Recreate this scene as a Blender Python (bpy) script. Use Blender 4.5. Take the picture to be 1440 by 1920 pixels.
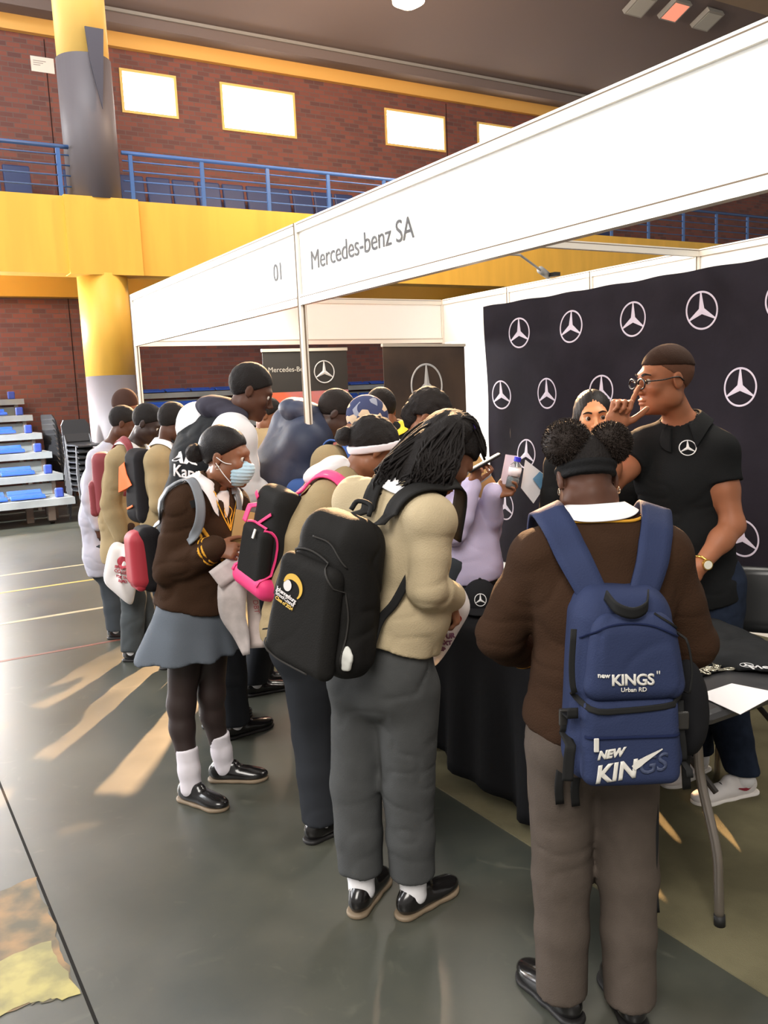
import bpy, bmesh, math, random
import numpy as np
from mathutils import Vector, Matrix
from mathutils.bvhtree import BVHTree

for o in list(bpy.data.objects): bpy.data.objects.remove(o)
scene = bpy.context.scene
col = scene.collection

# ------------------------------------------------------------------ camera
FPX, PITCH, ROLL, YAW = 1626.1, 7.887, -2.617, -31.061
CAMH = 1.72
def _rot(p, r, y):
    cy, sy = np.cos(y), np.sin(y); cp, sp = np.cos(p), np.sin(p); cr, sr = np.cos(r), np.sin(r)
    Y = np.array([[cy,0,sy],[0,1,0],[-sy,0,cy]]); P = np.array([[1,0,0],[0,cp,-sp],[0,sp,cp]]); Z = np.array([[cr,-sr,0],[sr,cr,0],[0,0,1]])
    return Z @ P @ Y
CM = _rot(*np.radians([PITCH, ROLL, YAW])) @ np.array([[1,0,0],[0,0,-1],[0,1,0]])
CAM = np.array([0., 0., CAMH])
cd = bpy.data.cameras.new('camera'); cam = bpy.data.objects.new('camera', cd); col.objects.link(cam)
cd.sensor_fit = 'VERTICAL'; cd.sensor_height = 36.0; cd.lens = FPX / 1920 * 36.0; cd.clip_start = .05; cd.clip_end = 200
mw = Matrix(((CM[0][0], -CM[1][0], -CM[2][0], 0), (CM[0][1], -CM[1][1], -CM[2][1], 0), (CM[0][2], -CM[1][2], -CM[2][2], CAMH), (0,0,0,1)))
cam.matrix_world = mw
scene.camera = cam

# ------------------------------------------------------------------ light and exposure
scene.view_settings.view_transform = 'Standard'
scene.view_settings.look = 'None'
scene.view_settings.gamma = 1.0
scene.view_settings.exposure = 0.12
w = bpy.data.worlds.new('hall_daylight'); scene.world = w; w.use_nodes = True
w.node_tree.nodes['Background'].inputs[0].default_value = (1.0, .955, .90, 1)
w.node_tree.nodes['Background'].inputs[1].default_value = .46
def area_light(name, loc, target, size, power, color, sy=None):
    l = bpy.data.lights.new(name, 'AREA'); l.energy = power; l.color = color; l.shape = 'RECTANGLE'; l.size = size; l.size_y = sy or size
    o = bpy.data.objects.new(name, l); col.objects.link(o); o.location = loc
    o.rotation_euler = (Vector(target) - Vector(loc)).to_track_quat('-Z', 'Y').to_euler(); return o
area_light('fill_behind', (-4.5, -3.5, 8.5), (2.5, 3.5, 1.0), 5.0, 1150, (1.0, .95, .88))  # added soft fill from behind the camera, no known roof opening
area_light('fill_left', (-6.5, 9.0, 9.0), (2.0, 9.0, 0.5), 5.0, 1000, (.95, .97, 1.0))  # unseen fill from the left, added to brighten the fascia side
area_light('fill_bleachers', (2.5, 12.0, 10.5), (2.5, 15.0, 0.5), 3.0, 450, (.92, .96, 1.0))  # overhead fill added to lift the bleachers, not a real opening
l_ = bpy.data.lights.new('sun_through_far_window', 'SPOT'); l_.energy = 75000; l_.color = (1.0, .60, .30); l_.spot_size = math.radians(17); l_.spot_blend = .3; l_.shadow_soft_size = .12
o_ = bpy.data.objects.new('sun_through_far_window', l_); col.objects.link(o_); o_.location = (9.8, 16.4, 8.02); o_.rotation_euler = (Vector((1.2, 2.6, 0)) - Vector(o_.location)).to_track_quat('-Z', 'Y').to_euler()
l_ = bpy.data.lights.new('fill_spot_bleachers', 'SPOT'); l_.energy = 20000; l_.color = (.93, .97, 1.0); l_.spot_size = math.radians(22); l_.spot_blend = .5; l_.shadow_soft_size = .5  # added spot standing in for sun on the bleacher seats
o_ = bpy.data.objects.new('fill_spot_bleachers', l_); col.objects.link(o_); o_.location = (-7.0, 10.0, 6.0); o_.rotation_euler = (Vector((1.6, 14.2, .7)) - Vector(o_.location)).to_track_quat('-Z', 'Y').to_euler()
area_light('fill_low_side', (-7.0, 9.5, 3.4), (2.0, 6.0, 0.0), 4.0, 420, (.97, .97, 1.0), 2.5)  # added low fill to brighten the left floor, no doors modelled

# ------------------------------------------------------------------ pixel helpers (world position of a point seen in the photo)
def ray(u, v): return CM.T @ np.array([(u-720)/FPX, (v-960)/FPX, 1.0])
def at(u, v, D): return CAM + ray(u, v) * D
def onX(u, v, X): d = ray(u, v); return CAM + d * (X / d[0])
def onY(u, v, Y): d = ray(u, v); return CAM + d * (Y / d[1])
def onZ(u, v, z=0.): d = ray(u, v); return CAM + d * ((z - CAMH) / d[2])
FH = CM[2, :2] / np.hypot(*CM[2, :2]); FH3 = np.array([FH[0], FH[1], 0.]); RH3 = np.array([FH[1], -FH[0], 0.])
def proj(p):
    c = CM @ (np.array(p, float) - CAM); return (720 + FPX*c[0]/c[2], 960 + FPX*c[1]/c[2], c[2])
class Plane:
    def __init__(s, x, y): s.b = np.array([x, y])
    def __call__(s, u, v, off=0.):
        d = ray(u, v); return CAM + d * ((FH @ s.b + off) / (FH @ d[:2]))

# ------------------------------------------------------------------ materials
def lin(c):
    out = []
    for x in c[:3]:
        x = x / 255.; out.append(x/12.92 if x <= .04045 else ((x+.055)/1.055)**2.4)
    return (*out, 1.0)
_mats = {}
def M(name, rgb=(128,128,128), rough=.8, metal=0., bump=None, var=None, emit=None, trans=0., ior=1.45, sheen=0., coat=0., spec=None, rgb2=None, scale=None):
    if name in _mats: return _mats[name]
    m = bpy.data.materials.new(name); m.use_nodes = True; nt = m.node_tree; b = nt.nodes['Principled BSDF']
    b.inputs['Base Color'].default_value = lin(rgb); b.inputs['Roughness'].default_value = rough; b.inputs['Metallic'].default_value = metal
    b.inputs['IOR'].default_value = ior; b.inputs['Transmission Weight'].default_value = trans
    if coat: b.inputs['Coat Weight'].default_value = coat; b.inputs['Coat Roughness'].default_value = .1
    if spec is None and rough >= .7 and not metal: spec = .12
    if spec is not None: b.inputs['Specular IOR Level'].default_value = spec
    tc = None
    if var or bump or rgb2:
        tc = nt.nodes.new('ShaderNodeTexCoord')
    if var or rgb2:
        sc, amt = var if var else (8., .5)
        n = nt.nodes.new('ShaderNodeTexNoise'); n.inputs['Scale'].default_value = sc; n.inputs['Detail'].default_value = 5.
        nt.links.new(tc.outputs['Object'], n.inputs['Vector'])
        if scale:
            mp = nt.nodes.new('ShaderNodeMapping'); mp.inputs['Scale'].default_value = scale
            nt.links.new(tc.outputs['Object'], mp.inputs[0]); nt.links.new(mp.outputs[0], n.inputs['Vector'])
        mix = nt.nodes.new('ShaderNodeMix'); mix.data_type = 'RGBA'
        c1 = lin(rgb); c2 = lin(rgb2) if rgb2 else tuple(x*(1-amt) for x in c1[:3]) + (1,)
        mix.inputs[6].default_value = c1; mix.inputs[7].default_value = c2
        cr = nt.nodes.new('ShaderNodeValToRGB'); cr.color_ramp.elements[0].position = .38; cr.color_ramp.elements[1].position = .62
        nt.links.new(n.outputs['Fac'], cr.inputs[0]); nt.links.new(cr.outputs[0], mix.inputs[0]); nt.links.new(mix.outputs[2], b.inputs['Base Color'])
    if bump:
        sc, st = bump
        n = nt.nodes.new('ShaderNodeTexNoise'); n.inputs['Scale'].default_value = sc; n.inputs['Detail'].default_value = 3.
        nt.links.new(tc.outputs['Object'], n.inputs['Vector'])
        bp = nt.nodes.new('ShaderNodeBump'); bp.inputs['Strength'].default_value = st; bp.inputs['Distance'].default_value = .004
        nt.links.new(n.outputs['Fac'], bp.inputs['Height']); nt.links.new(bp.outputs[0], b.inputs['Normal'])
    if emit:
        b.inputs['Emission Color'].default_value = (*emit[0], 1); b.inputs['Emission Strength'].default_value = emit[1]
    _mats[name] = m; return m

# ------------------------------------------------------------------ object helpers
def link_mesh(name, me, mat, parent=None, smooth=False):
    o = bpy.data.objects.new(name, me); col.objects.link(o)
    if mat is not None:
        for mm in (mat if isinstance(mat, (list, tuple)) else [mat]): me.materials.append(mm)
    if parent is not None: o.parent = parent
    if smooth and len(me.polygons): me.polygons.foreach_set('use_smooth', np.ones(len(me.polygons), bool))
    return o
def thing(name, loc, label, cat, group=None):
    o = bpy.data.objects.new(name, None); col.objects.link(o); o.location = loc; o.empty_display_size = .1
    o['label'] = label; o['category'] = cat
    if group: o['group'] = group
    return o
def tag(o, label, cat, group=None, kind=None):
    o['label'] = label; o['category'] = cat
    if group: o['group'] = group
    if kind: o['kind'] = kind
    return o
def struct(o): o['kind'] = 'structure'; return o
class MB:
    """mesh builder: all coordinates world, minus the origin o"""
    def __init__(s, o=(0,0,0)): s.v = []; s.f = []; s.o = np.array(o, float)
    def add(s, vs, fs):
        n = len(s.v); s.v += [tuple(np.array(v, float) - s.o) for v in vs]; s.f += [tuple(n+i for i in f) for f in fs]; return s
    def box(s, lo, hi):
        x0,y0,z0 = lo; x1,y1,z1 = hi
        return s.add([(x0,y0,z0),(x1,y0,z0),(x1,y1,z0),(x0,y1,z0),(x0,y0,z1),(x1,y0,z1),(x1,y1,z1),(x0,y1,z1)], [(0,3,2,1),(4,5,6,7),(0,1,5,4),(1,2,6,5),(2,3,7,6),(3,0,4,7)])
    def obox(s, c, ax, ay, az):
        c = np.array(c, float); ax, ay, az = map(lambda q: np.array(q, float), (ax, ay, az))
        return s.add([c-ax-ay-az, c+ax-ay-az, c+ax+ay-az, c-ax+ay-az, c-ax-ay+az, c+ax-ay+az, c+ax+ay+az, c-ax+ay+az], [(0,3,2,1),(4,5,6,7),(0,1,5,4),(1,2,6,5),(2,3,7,6),(3,0,4,7)])
    def rings(s, rings, cap=True, closed=True):
        n = len(rings[0]); b = len(s.v)
        for r in rings: s.v += [tuple(np.array(p, float) - s.o) for p in r]
        for i in range(len(rings)-1):
            for j in range(n if closed else n-1):
                a = b+i*n+j; c = b+i*n+(j+1) % n; s.f.append((a, c, c+n, a+n))
        if cap and closed:
            s.f.append(tuple(b+j for j in reversed(range(n)))); s.f.append(tuple(b+(len(rings)-1)*n+j for j in range(n)))
        return s
    def tube(s, pts, r, n=10, cap=True):
        pts = [np.array(p, float) for p in pts]; rr = r if isinstance(r, (list, tuple, np.ndarray)) else [r]*len(pts)
        t0 = pts[1]-pts[0]; t0 /= np.linalg.norm(t0); up = np.array([0,0,1.]) if abs(t0[2]) < .9 else np.array([1.,0,0])
        a = np.cross(t0, up); a /= np.linalg.norm(a); out = []
        for i, p in enumerate(pts):
            t = (pts[min(i+1, len(pts)-1)] - pts[max(i-1, 0)]); t /= (np.linalg.norm(t)+1e-9)
            a = a - t*(a@t); a /= (np.linalg.norm(a)+1e-9); b = np.cross(t, a)
            out.append([p + rr[i]*(math.cos(2*math.pi*k/n)*a + math.sin(2*math.pi*k/n)*b) for k in range(n)])
        return s.rings(out, cap)
    def cyl(s, c0, c1, r0, r1=None, n=24): return s.tube([c0, c1], [r0, r0 if r1 is None else r1], n)
    def build(s, name, mat, parent=None, smooth=False, bevel=0, mod=None):
        me = bpy.data.meshes.new(name); me.from_pydata(s.v, [], s.f); me.update()
        o = link_mesh(name, me, mat, parent, smooth)
        if parent is None: o.location = tuple(s.o)
        if bevel:
            m = o.modifiers.new('bevel', 'BEVEL'); m.width = bevel; m.segments = 2; m.limit_method = 'ANGLE'
        return o
def crom(pts, n):
    pts = [np.array(p, float) for p in pts]; P = [2*pts[0]-pts[1]] + pts + [2*pts[-1]-pts[-2]]; out = []; segs = len(pts)-1
    for i in range(n):
        t = i/(n-1)*segs; k = min(int(t), segs-1); t -= k; a, b, c, d = P[k:k+4]
        out.append(.5*((2*b) + (c-a)*t + (2*a-5*b+4*c-d)*t*t + (3*b-a-3*c+d)*t**3))
    return out
nz = lambda v: np.array(v, float) / (np.linalg.norm(v) + 1e-12)

# ------------------------------------------------------------------ signed distance modelling (bodies, clothes, bags)
def noise3(P, f, seed=0):
    f = np.array(f, float) if np.ndim(f) else np.array([f]*3, float)
    Q = (P*f).astype(np.float32) + seed*17.31; I = np.floor(Q).astype(np.int64); t = Q - I; t = t*t*(3-2*t)
    def h(a, b, c):
        n = (a*374761393 + b*668265263 + c*2147483647 + seed*9176) & 0xffffffff; n = ((n ^ (n >> 13)) * 1274126177) & 0xffffffff
        return ((n ^ (n >> 16)) & 0xffff) / 65535.
    r = 0
    for dx in (0,1):
        for dy in (0,1):
            for dz in (0,1):
                wgt = (t[:,0] if dx else 1-t[:,0])*(t[:,1] if dy else 1-t[:,1])*(t[:,2] if dz else 1-t[:,2])
                r = r + wgt*h(I[:,0]+dx, I[:,1]+dy, I[:,2]+dz)
    return r*2-1
def p_cone(a, b, ra, rb):
    a = np.array(a, float); b = np.array(b, float); ab = b-a; L = ab@ab + 1e-12; m = max(ra, rb)
    def f(P):
        t = np.clip((P-a)@ab/L, 0, 1); return np.linalg.norm(P - a - t[:,None]*ab, axis=1) - (ra + (rb-ra)*t)
    return f, np.minimum(a, b)-m, np.maximum(a, b)+m
def p_ccone(a, b, ra, rb, cp, n):
    f0, lo, hi = p_cone(a, b, ra, rb); cp = np.array(cp, float); n = nz(n)
    return (lambda P: np.maximum(f0(P), (P-cp)@n)), lo, hi
def p_ell(c, r, ax=None):
    c = np.array(c, float); r = np.array(r, float); A = np.eye(3) if ax is None else np.array(ax, float)   # rows = axes
    e = np.sqrt(((A*r[:,None])**2).sum(0))
    def f(P):
        q = (P-c) @ A.T; k0 = np.linalg.norm(q/r, axis=1); k1 = np.linalg.norm(q/(r*r), axis=1) + 1e-9; return k0*(k0-1)/k1
    return f, c-e, c+e
def p_box(c, r, ax=None, rnd=.01, taper=0.):
    """rounded box, taper shrinks axis 0 towards +axis 2"""
    c = np.array(c, float); r = np.array(r, float); A = np.eye(3) if ax is None else np.array(ax, float); e = np.abs(A.T) @ r + .02
    def f(P):
        q = (P-c) @ A.T
        if taper: q = q.copy(); q[:,0] = q[:,0] / (1 - taper*np.clip((q[:,2]/r[2]+1)/2, 0, 1))
        q = np.abs(q) - (r-rnd); return np.linalg.norm(np.maximum(q, 0), axis=1) + np.minimum(q.max(1), 0) - rnd
    return f, c-e, c+e
def p_sec(a, b, wa, wb, side):
    """elliptic cone; wa=(half width along side, half depth)"""
    a = np.array(a, float); b = np.array(b, float); ab = b-a; L = np.linalg.norm(ab); u = ab/L
    s = np.array(side, float); s = nz(s - u*(s@u)); d = np.cross(u, s); m = max(*wa, *wb)
    def f(P):
        q = P-a; t = np.clip(q@u/L, 0, 1); q = q - t[:,None]*ab; W = wa[0]+(wb[0]-wa[0])*t; D = wa[1]+(wb[1]-wa[1])*t
        mn = np.minimum(W, D); return (np.sqrt((q@s/W)**2 + (q@d/D)**2 + (q@u/mn)**2) - 1)*mn
    return f, np.minimum(a, b)-m, np.maximum(a, b)+m
def p_plane(p, n):
    """inside = side opposite to n"""
    p = np.array(p, float); n = nz(n)
    return (lambda P: (P-p)@n), None, None
def smin(a, b, k):
    if k <= 0: return np.minimum(a, b)
    h = np.maximum(k-np.abs(a-b), 0)/k; return np.minimum(a, b) - h*h*k*.25
class SDF:
    def __init__(s): s.ops = []; s.disp = None
    def u(s, prim, k=.02): s.ops.append(('u', prim, k)); return s
    def sub(s, prim, k=.005): s.ops.append(('s', prim, k)); return s
    def cut(s, p, n, k=.004): s.ops.append(('i', p_plane(p, n), k)); return s
    def copy(s): c = SDF(); c.ops = list(s.ops); c.disp = s.disp; return c
    def ev(s, P):
        F = np.full(len(P), 1e3)
        for op, (f, lo, hi), k in s.ops:
            d = f(P); F = smin(F, d, k) if op == 'u' else -smin(-F, d if op == 's' else -d, k)
        return F
    def bounds(s):
        L = [p for o, p, k in s.ops if o == 'u']; return np.min([p[1] for p in L], 0), np.max([p[2] for p in L], 0)
    def mesh(s, h, off=0., clip=None):
        lo, hi = s.bounds(); pad = 4*h + max(off, 0) + .01; lo = lo-pad; hi = hi+pad
        if clip is not None: lo = np.maximum(lo, clip[0]); hi = np.minimum(hi, clip[1])
        n = np.maximum(np.ceil((hi-lo)/h).astype(int)+1, 3); F = np.full(n, 1e2, np.float32); ax = [lo[i]+h*np.arange(n[i]) for i in range(3)]
        def pts(i0, i1):
            g = np.meshgrid(*[ax[i][i0[i]:i1[i]] for i in range(3)], indexing='ij'); return np.stack([q.ravel() for q in g], 1)
        for op, (f, l, u), k in s.ops:
            if l is None: i0 = np.zeros(3, int); i1 = n
            else:
                m = 3*h + k*1.2 + max(off, 0) + .004; i0 = np.clip(np.floor((l-m-lo)/h).astype(int), 0, n); i1 = np.clip(np.ceil((u+m-lo)/h).astype(int)+1, 0, n)
            if (i1-i0).min() <= 0: continue
            sl = tuple(slice(i0[i], i1[i]) for i in range(3)); S = F[sl]
            if op == 'u': d = f(pts(i0, i1)).reshape(S.shape); F[sl] = smin(S, d, k)
            else:
                mask = S < .05 + 4*h
                if not mask.any(): continue
                P = pts(i0, i1)[mask.ravel()]; d = f(P); T = S[mask]; T = -smin(-T, d if op == 's' else -d, k); S[mask] = T; F[sl] = S
        F -= off
        if s.disp is not None:
            mask = np.abs(F) < 4*h + .01; idx = np.argwhere(mask); P = lo + idx*h; F[mask] += s.disp(P)
        return nets(F, lo, h)
def nets(F, lo, h):
    S = F < 0; cnt = np.zeros(tuple(np.array(F.shape)-1), np.uint8)
    offs = [(i,j,k) for i in (0,1) for j in (0,1) for k in (0,1)]; sh = cnt.shape
    for (i,j,k) in offs: cnt += S[i:i+sh[0], j:j+sh[1], k:k+sh[2]]
    act = (cnt > 0) & (cnt < 8); C = np.argwhere(act); idx = np.full(sh, -1, np.int64); idx[act] = np.arange(len(C))
    val = {o: F[C[:,0]+o[0], C[:,1]+o[1], C[:,2]+o[2]] for o in offs}; acc = np.zeros((len(C), 3)); num = np.zeros(len(C))
    for o in offs:
        for a in range(3):
            if o[a] == 0:
                q = list(o); q[a] = 1; q = tuple(q); v0 = val[o]; v1 = val[q]; m = (v0 < 0) != (v1 < 0)
                t = np.where(m, v0/np.where(m, v0-v1, 1), 0); p = np.tile(np.array(o, float), (len(C), 1)); p[:,a] = t; acc += p*m[:,None]; num += m
    V = lo + h*(C + acc/num[:,None]); quads = []
    for a in range(3):
        b, c = (a+1) % 3, (a+2) % 3; s0 = [slice(None)]*3; s1 = [slice(None)]*3; s0[a] = slice(0, -1); s1[a] = slice(1, None)
        X = S[tuple(s0)] != S[tuple(s1)]; E = np.argwhere(X); E = E[(E[:,b] > 0) & (E[:,c] > 0) & (E[:,b] < F.shape[b]-1) & (E[:,c] < F.shape[c]-1)]
        if not len(E): continue
        def cell(db, dc):
            q = E.copy(); q[:,b] += db; q[:,c] += dc; return idx[q[:,0], q[:,1], q[:,2]]
        Q = np.stack([cell(-1,-1), cell(0,-1), cell(0,0), cell(-1,0)], 1); ins = S[E[:,0], E[:,1], E[:,2]]; Q[~ins] = Q[~ins][:, ::-1]; quads.append(Q)
    Q = np.concatenate(quads) if quads else np.zeros((0,4), int); Q = Q[(Q >= 0).all(1)]
    # one relaxation step removes the grid stepping
    A = np.zeros_like(V); N = np.zeros(len(V))
    for i in range(4):
        a_, b_ = Q[:,i], Q[:,(i+1) % 4]; np.add.at(A, a_, V[b_]); np.add.at(N, a_, 1); np.add.at(A, b_, V[a_]); np.add.at(N, b_, 1)
    ok = N > 0; V[ok] = .5*V[ok] + .5*A[ok]/N[ok][:,None]
    return V, Q
def sdf_obj(name, S, mat, h, parent=None, off=0., origin=None, clip=None):
    V, Q = S.mesh(h, off, clip)
    me = bpy.data.meshes.new(name); org = np.array(parent.location if parent is not None and parent.parent is None else (0,0,0)) if origin is None else np.array(origin)
    if parent is not None and parent.parent is not None: org = np.array(parent.parent.location)
    V = V - org
    me.vertices.add(len(V)); me.vertices.foreach_set('co', V.astype(np.float32).ravel())
    me.loops.add(Q.size); me.loops.foreach_set('vertex_index', Q.ravel().astype(np.int32))
    me.polygons.add(len(Q)); me.polygons.foreach_set('loop_start', np.arange(0, Q.size, 4, dtype=np.int32)); me.polygons.foreach_set('loop_total', np.full(len(Q), 4, np.int32))
    me.update(calc_edges=True); me.validate()
    return link_mesh(name, me, mat, parent, True)
def grad(S, P, e=.003):
    g = np.stack([S.ev(P+np.eye(3)[i]*e) - S.ev(P-np.eye(3)[i]*e) for i in range(3)], 1); return g/(np.linalg.norm(g, axis=1)[:,None]+1e-9)
def stick(S, P, off=.004, it=6, only_out=False):
    P = np.array(P, float)
    for _ in range(it):
        d = S.ev(P) - off
        if only_out: d = np.minimum(d, 0)
        P = P - grad(S, P)*d[:,None]*.8
    return P
def ribbon(pts, w, side=None, normal=None, th=.004, n=28, S=None, off=.005, push=False, mb=None, o=(0,0,0), profile=5):
    """flat strap; lies on S when given (always, or only pushed out of it)"""
    C = np.array(crom(pts, n)); W = np.interp(np.linspace(0, 1, n), np.linspace(0, 1, len(w)), w) if isinstance(w, (list, tuple)) else np.full(n, w)
    if S is not None: C = stick(S, C, off, only_out=push)
    T = np.gradient(C, axis=0); T /= np.linalg.norm(T, axis=1)[:,None]+1e-9
    if side is not None: sd = np.tile(np.array(side, float), (n,1))
    elif S is not None: sd = np.cross(T, grad(S, C))
    else: sd = np.cross(T, np.tile(np.array(normal, float), (n,1)))
    sd -= T*(sd*T).sum(1)[:,None]; sd /= np.linalg.norm(sd, axis=1)[:,None]+1e-9
    k = profile; rows = [C + sd*W[:,None]*(j/(k-1)-.5) for j in range(k)]
    if S is not None: rows = [stick(S, r, off, 4, push) for r in rows]
    Nn = grad(S, C) if S is not None else np.cross(sd, T)
    mb = mb or MB(o); rings = []
    for i in range(n): rings.append([rows[j][i] + Nn[i]*th for j in range(k)] + [rows[j][i] for j in reversed(range(k))])
    return mb.rings(rings)
def text_mesh(txt, size, origin, right, up, name, mat, parent, org=(0,0,0), depth=.0007, surf=None, align='LEFT', shear=0., bold=0., spacing=1., off=.002, maxseg=None):
    cu = bpy.data.curves.new(name, 'FONT'); cu.body = txt; cu.size = size; cu.align_x = align; cu.shear = shear; cu.offset = bold; cu.space_character = spacing; cu.extrude = 0; cu.resolution_u = 4
    t = bpy.data.objects.new('tmp', cu); col.objects.link(t); dg = bpy.context.evaluated_depsgraph_get(); me = bpy.data.meshes.new_from_object(t.evaluated_get(dg)); bpy.data.objects.remove(t)
    bm = bmesh.new(); bm.from_mesh(me)
    if surf is not None:
        bmesh.ops.triangulate(bm, faces=bm.faces[:])
        for _ in range(3):
            es = [e for e in bm.edges if e.calc_length() > (maxseg or size*.3)]
            if es: bmesh.ops.subdivide_edges(bm, edges=es, cuts=1); bmesh.ops.triangulate(bm, faces=bm.faces[:])
    R = np.array(nz(right)); U = np.array(nz(up)); N = np.cross(R, U); org = np.array(org, float)
    for v in bm.verts:
        p = np.array(origin, float) + R*v.co.x + U*v.co.y
        if surf is not None:
            hit = surf.ray_cast(Vector(p + N*.25), Vector(-N), .6)
            if hit[0] is not None: p = np.array(hit[0]) + N*off
        v.co = p - org
    ret = bmesh.ops.extrude_face_region(bm, geom=bm.faces[:]); vs = [g for g in ret['geom'] if isinstance(g, bmesh.types.BMVert)]
    bmesh.ops.translate(bm, verts=vs, vec=Vector(N*depth)); bm.to_mesh(me); bm.free(); me.name = name
    for m in list(me.materials): pass
    me.materials.clear()
    return link_mesh(name, me, mat, parent)
def bvh_of(o, org=(0,0,0)):
    me = o.data; vs = [Vector(v.co) + Vector(org) for v in me.vertices]; return BVHTree.FromPolygons(vs, [tuple(p.vertices) for p in me.polygons])
def star_emblem(c, right, up, R, name, mat, parent, org=(0,0,0), relief=.004, surf=None, off=.002, ringw=.10):
    """three-pointed star in a ring"""
    c = np.array(c, float); R_ = nz(right); U = nz(up); N = np.cross(R_, U); mb = MB(org)
    def pt(x, y, z=0.): return c + R_*x*R + U*y*R + N*z
    n = 48; prof = [(1-ringw, 0), (1-ringw*.7, relief), (1-ringw*.2, relief), (1., 0)]; rg = []
    for i in range(n): a = 2*math.pi*i/n; rg.append([pt(q*math.cos(a), q*math.sin(a), z) for q, z in prof])
    b = len(mb.v); mb.v += [tuple(p-mb.o) for r in rg for p in r]
    for i in range(n):
        for j in range(3):
            a0 = b+i*4+j; a1 = b+((i+1) % n)*4+j; mb.f.append((a0, a0+1, a1+1, a1))
    for k in range(3):
        a = math.pi/2 + k*2*math.pi/3; d = (math.cos(a), math.sin(a)); e = (-d[1], d[0]); t = .95; ww = .035
        a1 = a+math.pi/3; a2 = a-math.pi/3; i1 = (math.cos(a1)*.19, math.sin(a1)*.19); i2 = (math.cos(a2)*.19, math.sin(a2)*.19)
        P = [pt(0,0,relief*1.6), pt(*i1), pt(d[0]*t+e[0]*ww, d[1]*t+e[1]*ww), pt(d[0]*t, d[1]*t, relief*.6), pt(d[0]*t-e[0]*ww, d[1]*t-e[1]*ww), pt(*i2)]
        mb.add(P, [(0,3,2,1), (0,5,4,3)])
    if surf is not None:
        for i, v in enumerate(mb.v):
            p = np.array(v)+mb.o; z = (p-c)@N; hit = surf.ray_cast(Vector(p - N*z + N*.2), Vector(-N), .5)
            if hit[0] is not None: mb.v[i] = tuple(np.array(hit[0]) + N*(z+off) - mb.o)
    return mb.build(name, mat, parent)
# ------------------------------------------------------------------ people
def rotv(v, ax, deg):
    return np.array(Matrix.Rotation(math.radians(deg), 3, Vector(ax)) @ Vector(v))
def pose(x, y, H=1.68, yaw=0., lean=0., pitch=0., hyaw=0., htilt=0., arms=('down','down'), stance=.10, feet=None, **over):
    s = H/1.70; f = np.array([math.cos(math.radians(yaw)), math.sin(math.radians(yaw)), 0.]); r = np.array([f[1], -f[0], 0.]); z = np.array([0,0,1.]); b = np.array([x, y, 0.])
    J = {'s': s, 'fw': f, 'sd': r, 'yaw': yaw, 'base': b}
    hipsh = -f*.5*math.sin(math.radians(lean))*.25
    for S_, sg in (('L',-1), ('R',1)):
        ft = b + r*sg*stance*s if feet is None else np.array([*feet[S_][:2], 0.])
        fy = f if feet is None or len(feet[S_]) < 3 else np.array([math.cos(math.radians(feet[S_][2])), math.sin(math.radians(feet[S_][2])), 0.])
        J['ank'+S_] = ft + z*.085*s; J['toe'+S_] = fy
        J['hip'+S_] = b + r*sg*.085*s + z*.90*s + hipsh
        J['knee'+S_] = .5*(J['hip'+S_]+J['ank'+S_]) + f*.02 - z*.0 
    J['pel'] = b + z*.97*s + hipsh
    u = rotv(z, r, -lean); cf = rotv(f, r, -lean); u2 = rotv(z, r, -lean*1.15); J['cf'] = cf; J['cu'] = u
    J['waist'] = J['pel'] + u*.13*s + cf*.01; J['chest'] = J['waist'] + u*.17*s; J['neck'] = J['chest'] + u2*.19*s
    for S_, sg in (('L',-1), ('R',1)):
        sh = J['neck'] - u2*.055*s + r*sg*.165*s; J['sh'+S_] = sh; a = arms[0 if S_ == 'L' else 1]
        if a == 'down': e = sh - z*.29*s + r*sg*.05 - f*.01; wr = e - z*.25*s + f*.05
        elif a == 'fwd': e = sh - z*.27*s + f*.06 + r*sg*.05; wr = e + f*.21*s + z*.04 - r*sg*.08
        elif a == 'up': e = sh - z*.22*s + f*.12 + r*sg*.05; wr = e + f*.12*s + z*.2*s - r*sg*.06
        J['elb'+S_] = e; J['wr'+S_] = wr
    hf = rotv(f, z, hyaw); hr = np.cross(hf, z); hf = rotv(hf, hr, -pitch); hu = np.cross(hr, hf); hu = rotv(hu, hf, htilt); hr = rotv(hr, hf, htilt)
    J['hf'] = hf; J['hu'] = hu; J['hr'] = hr
    nd = nz(.5*hu + .5*z*(math.cos(math.radians(pitch*.3))) + .25*hf*math.sin(math.radians(pitch)) + .2*cf*math.sin(math.radians(lean)))
    J['head'] = J['neck'] + nd*.135*s
    for k, v in over.items():
        if v is not None: J[k] = np.array(v, float) if not np.isscalar(v) else v
    return J
def set_head(J, fdir, tilt=0., up=None):
    hf = nz(fdir); u0 = np.array([0,0,1.]) if up is None else np.array(up, float); hr = nz(np.cross(hf, u0)); hu = np.cross(hr, hf)
    J['hf'] = hf; J['hr'] = rotv(hr, hf, tilt); J['hu'] = rotv(hu, hf, tilt)
def up_body(J):
    u = nz(J['neck']-J['pel']); J['cu'] = u; sd = nz(J['shR']-J['shL']); sd = nz(sd-u*(sd@u)); J['sdc'] = sd; J['cf'] = nz(np.cross(u, sd))
def hloc(J, x, y, z):
    k = J.get('hs', 1.)*(.5+.5*J['s']); return J['head'] + k*(J['hr']*x + J['hf']*y + J['hu']*z)
def haxes(J): return np.stack([J['hr'], J['hf'], J['hu']])
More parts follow.
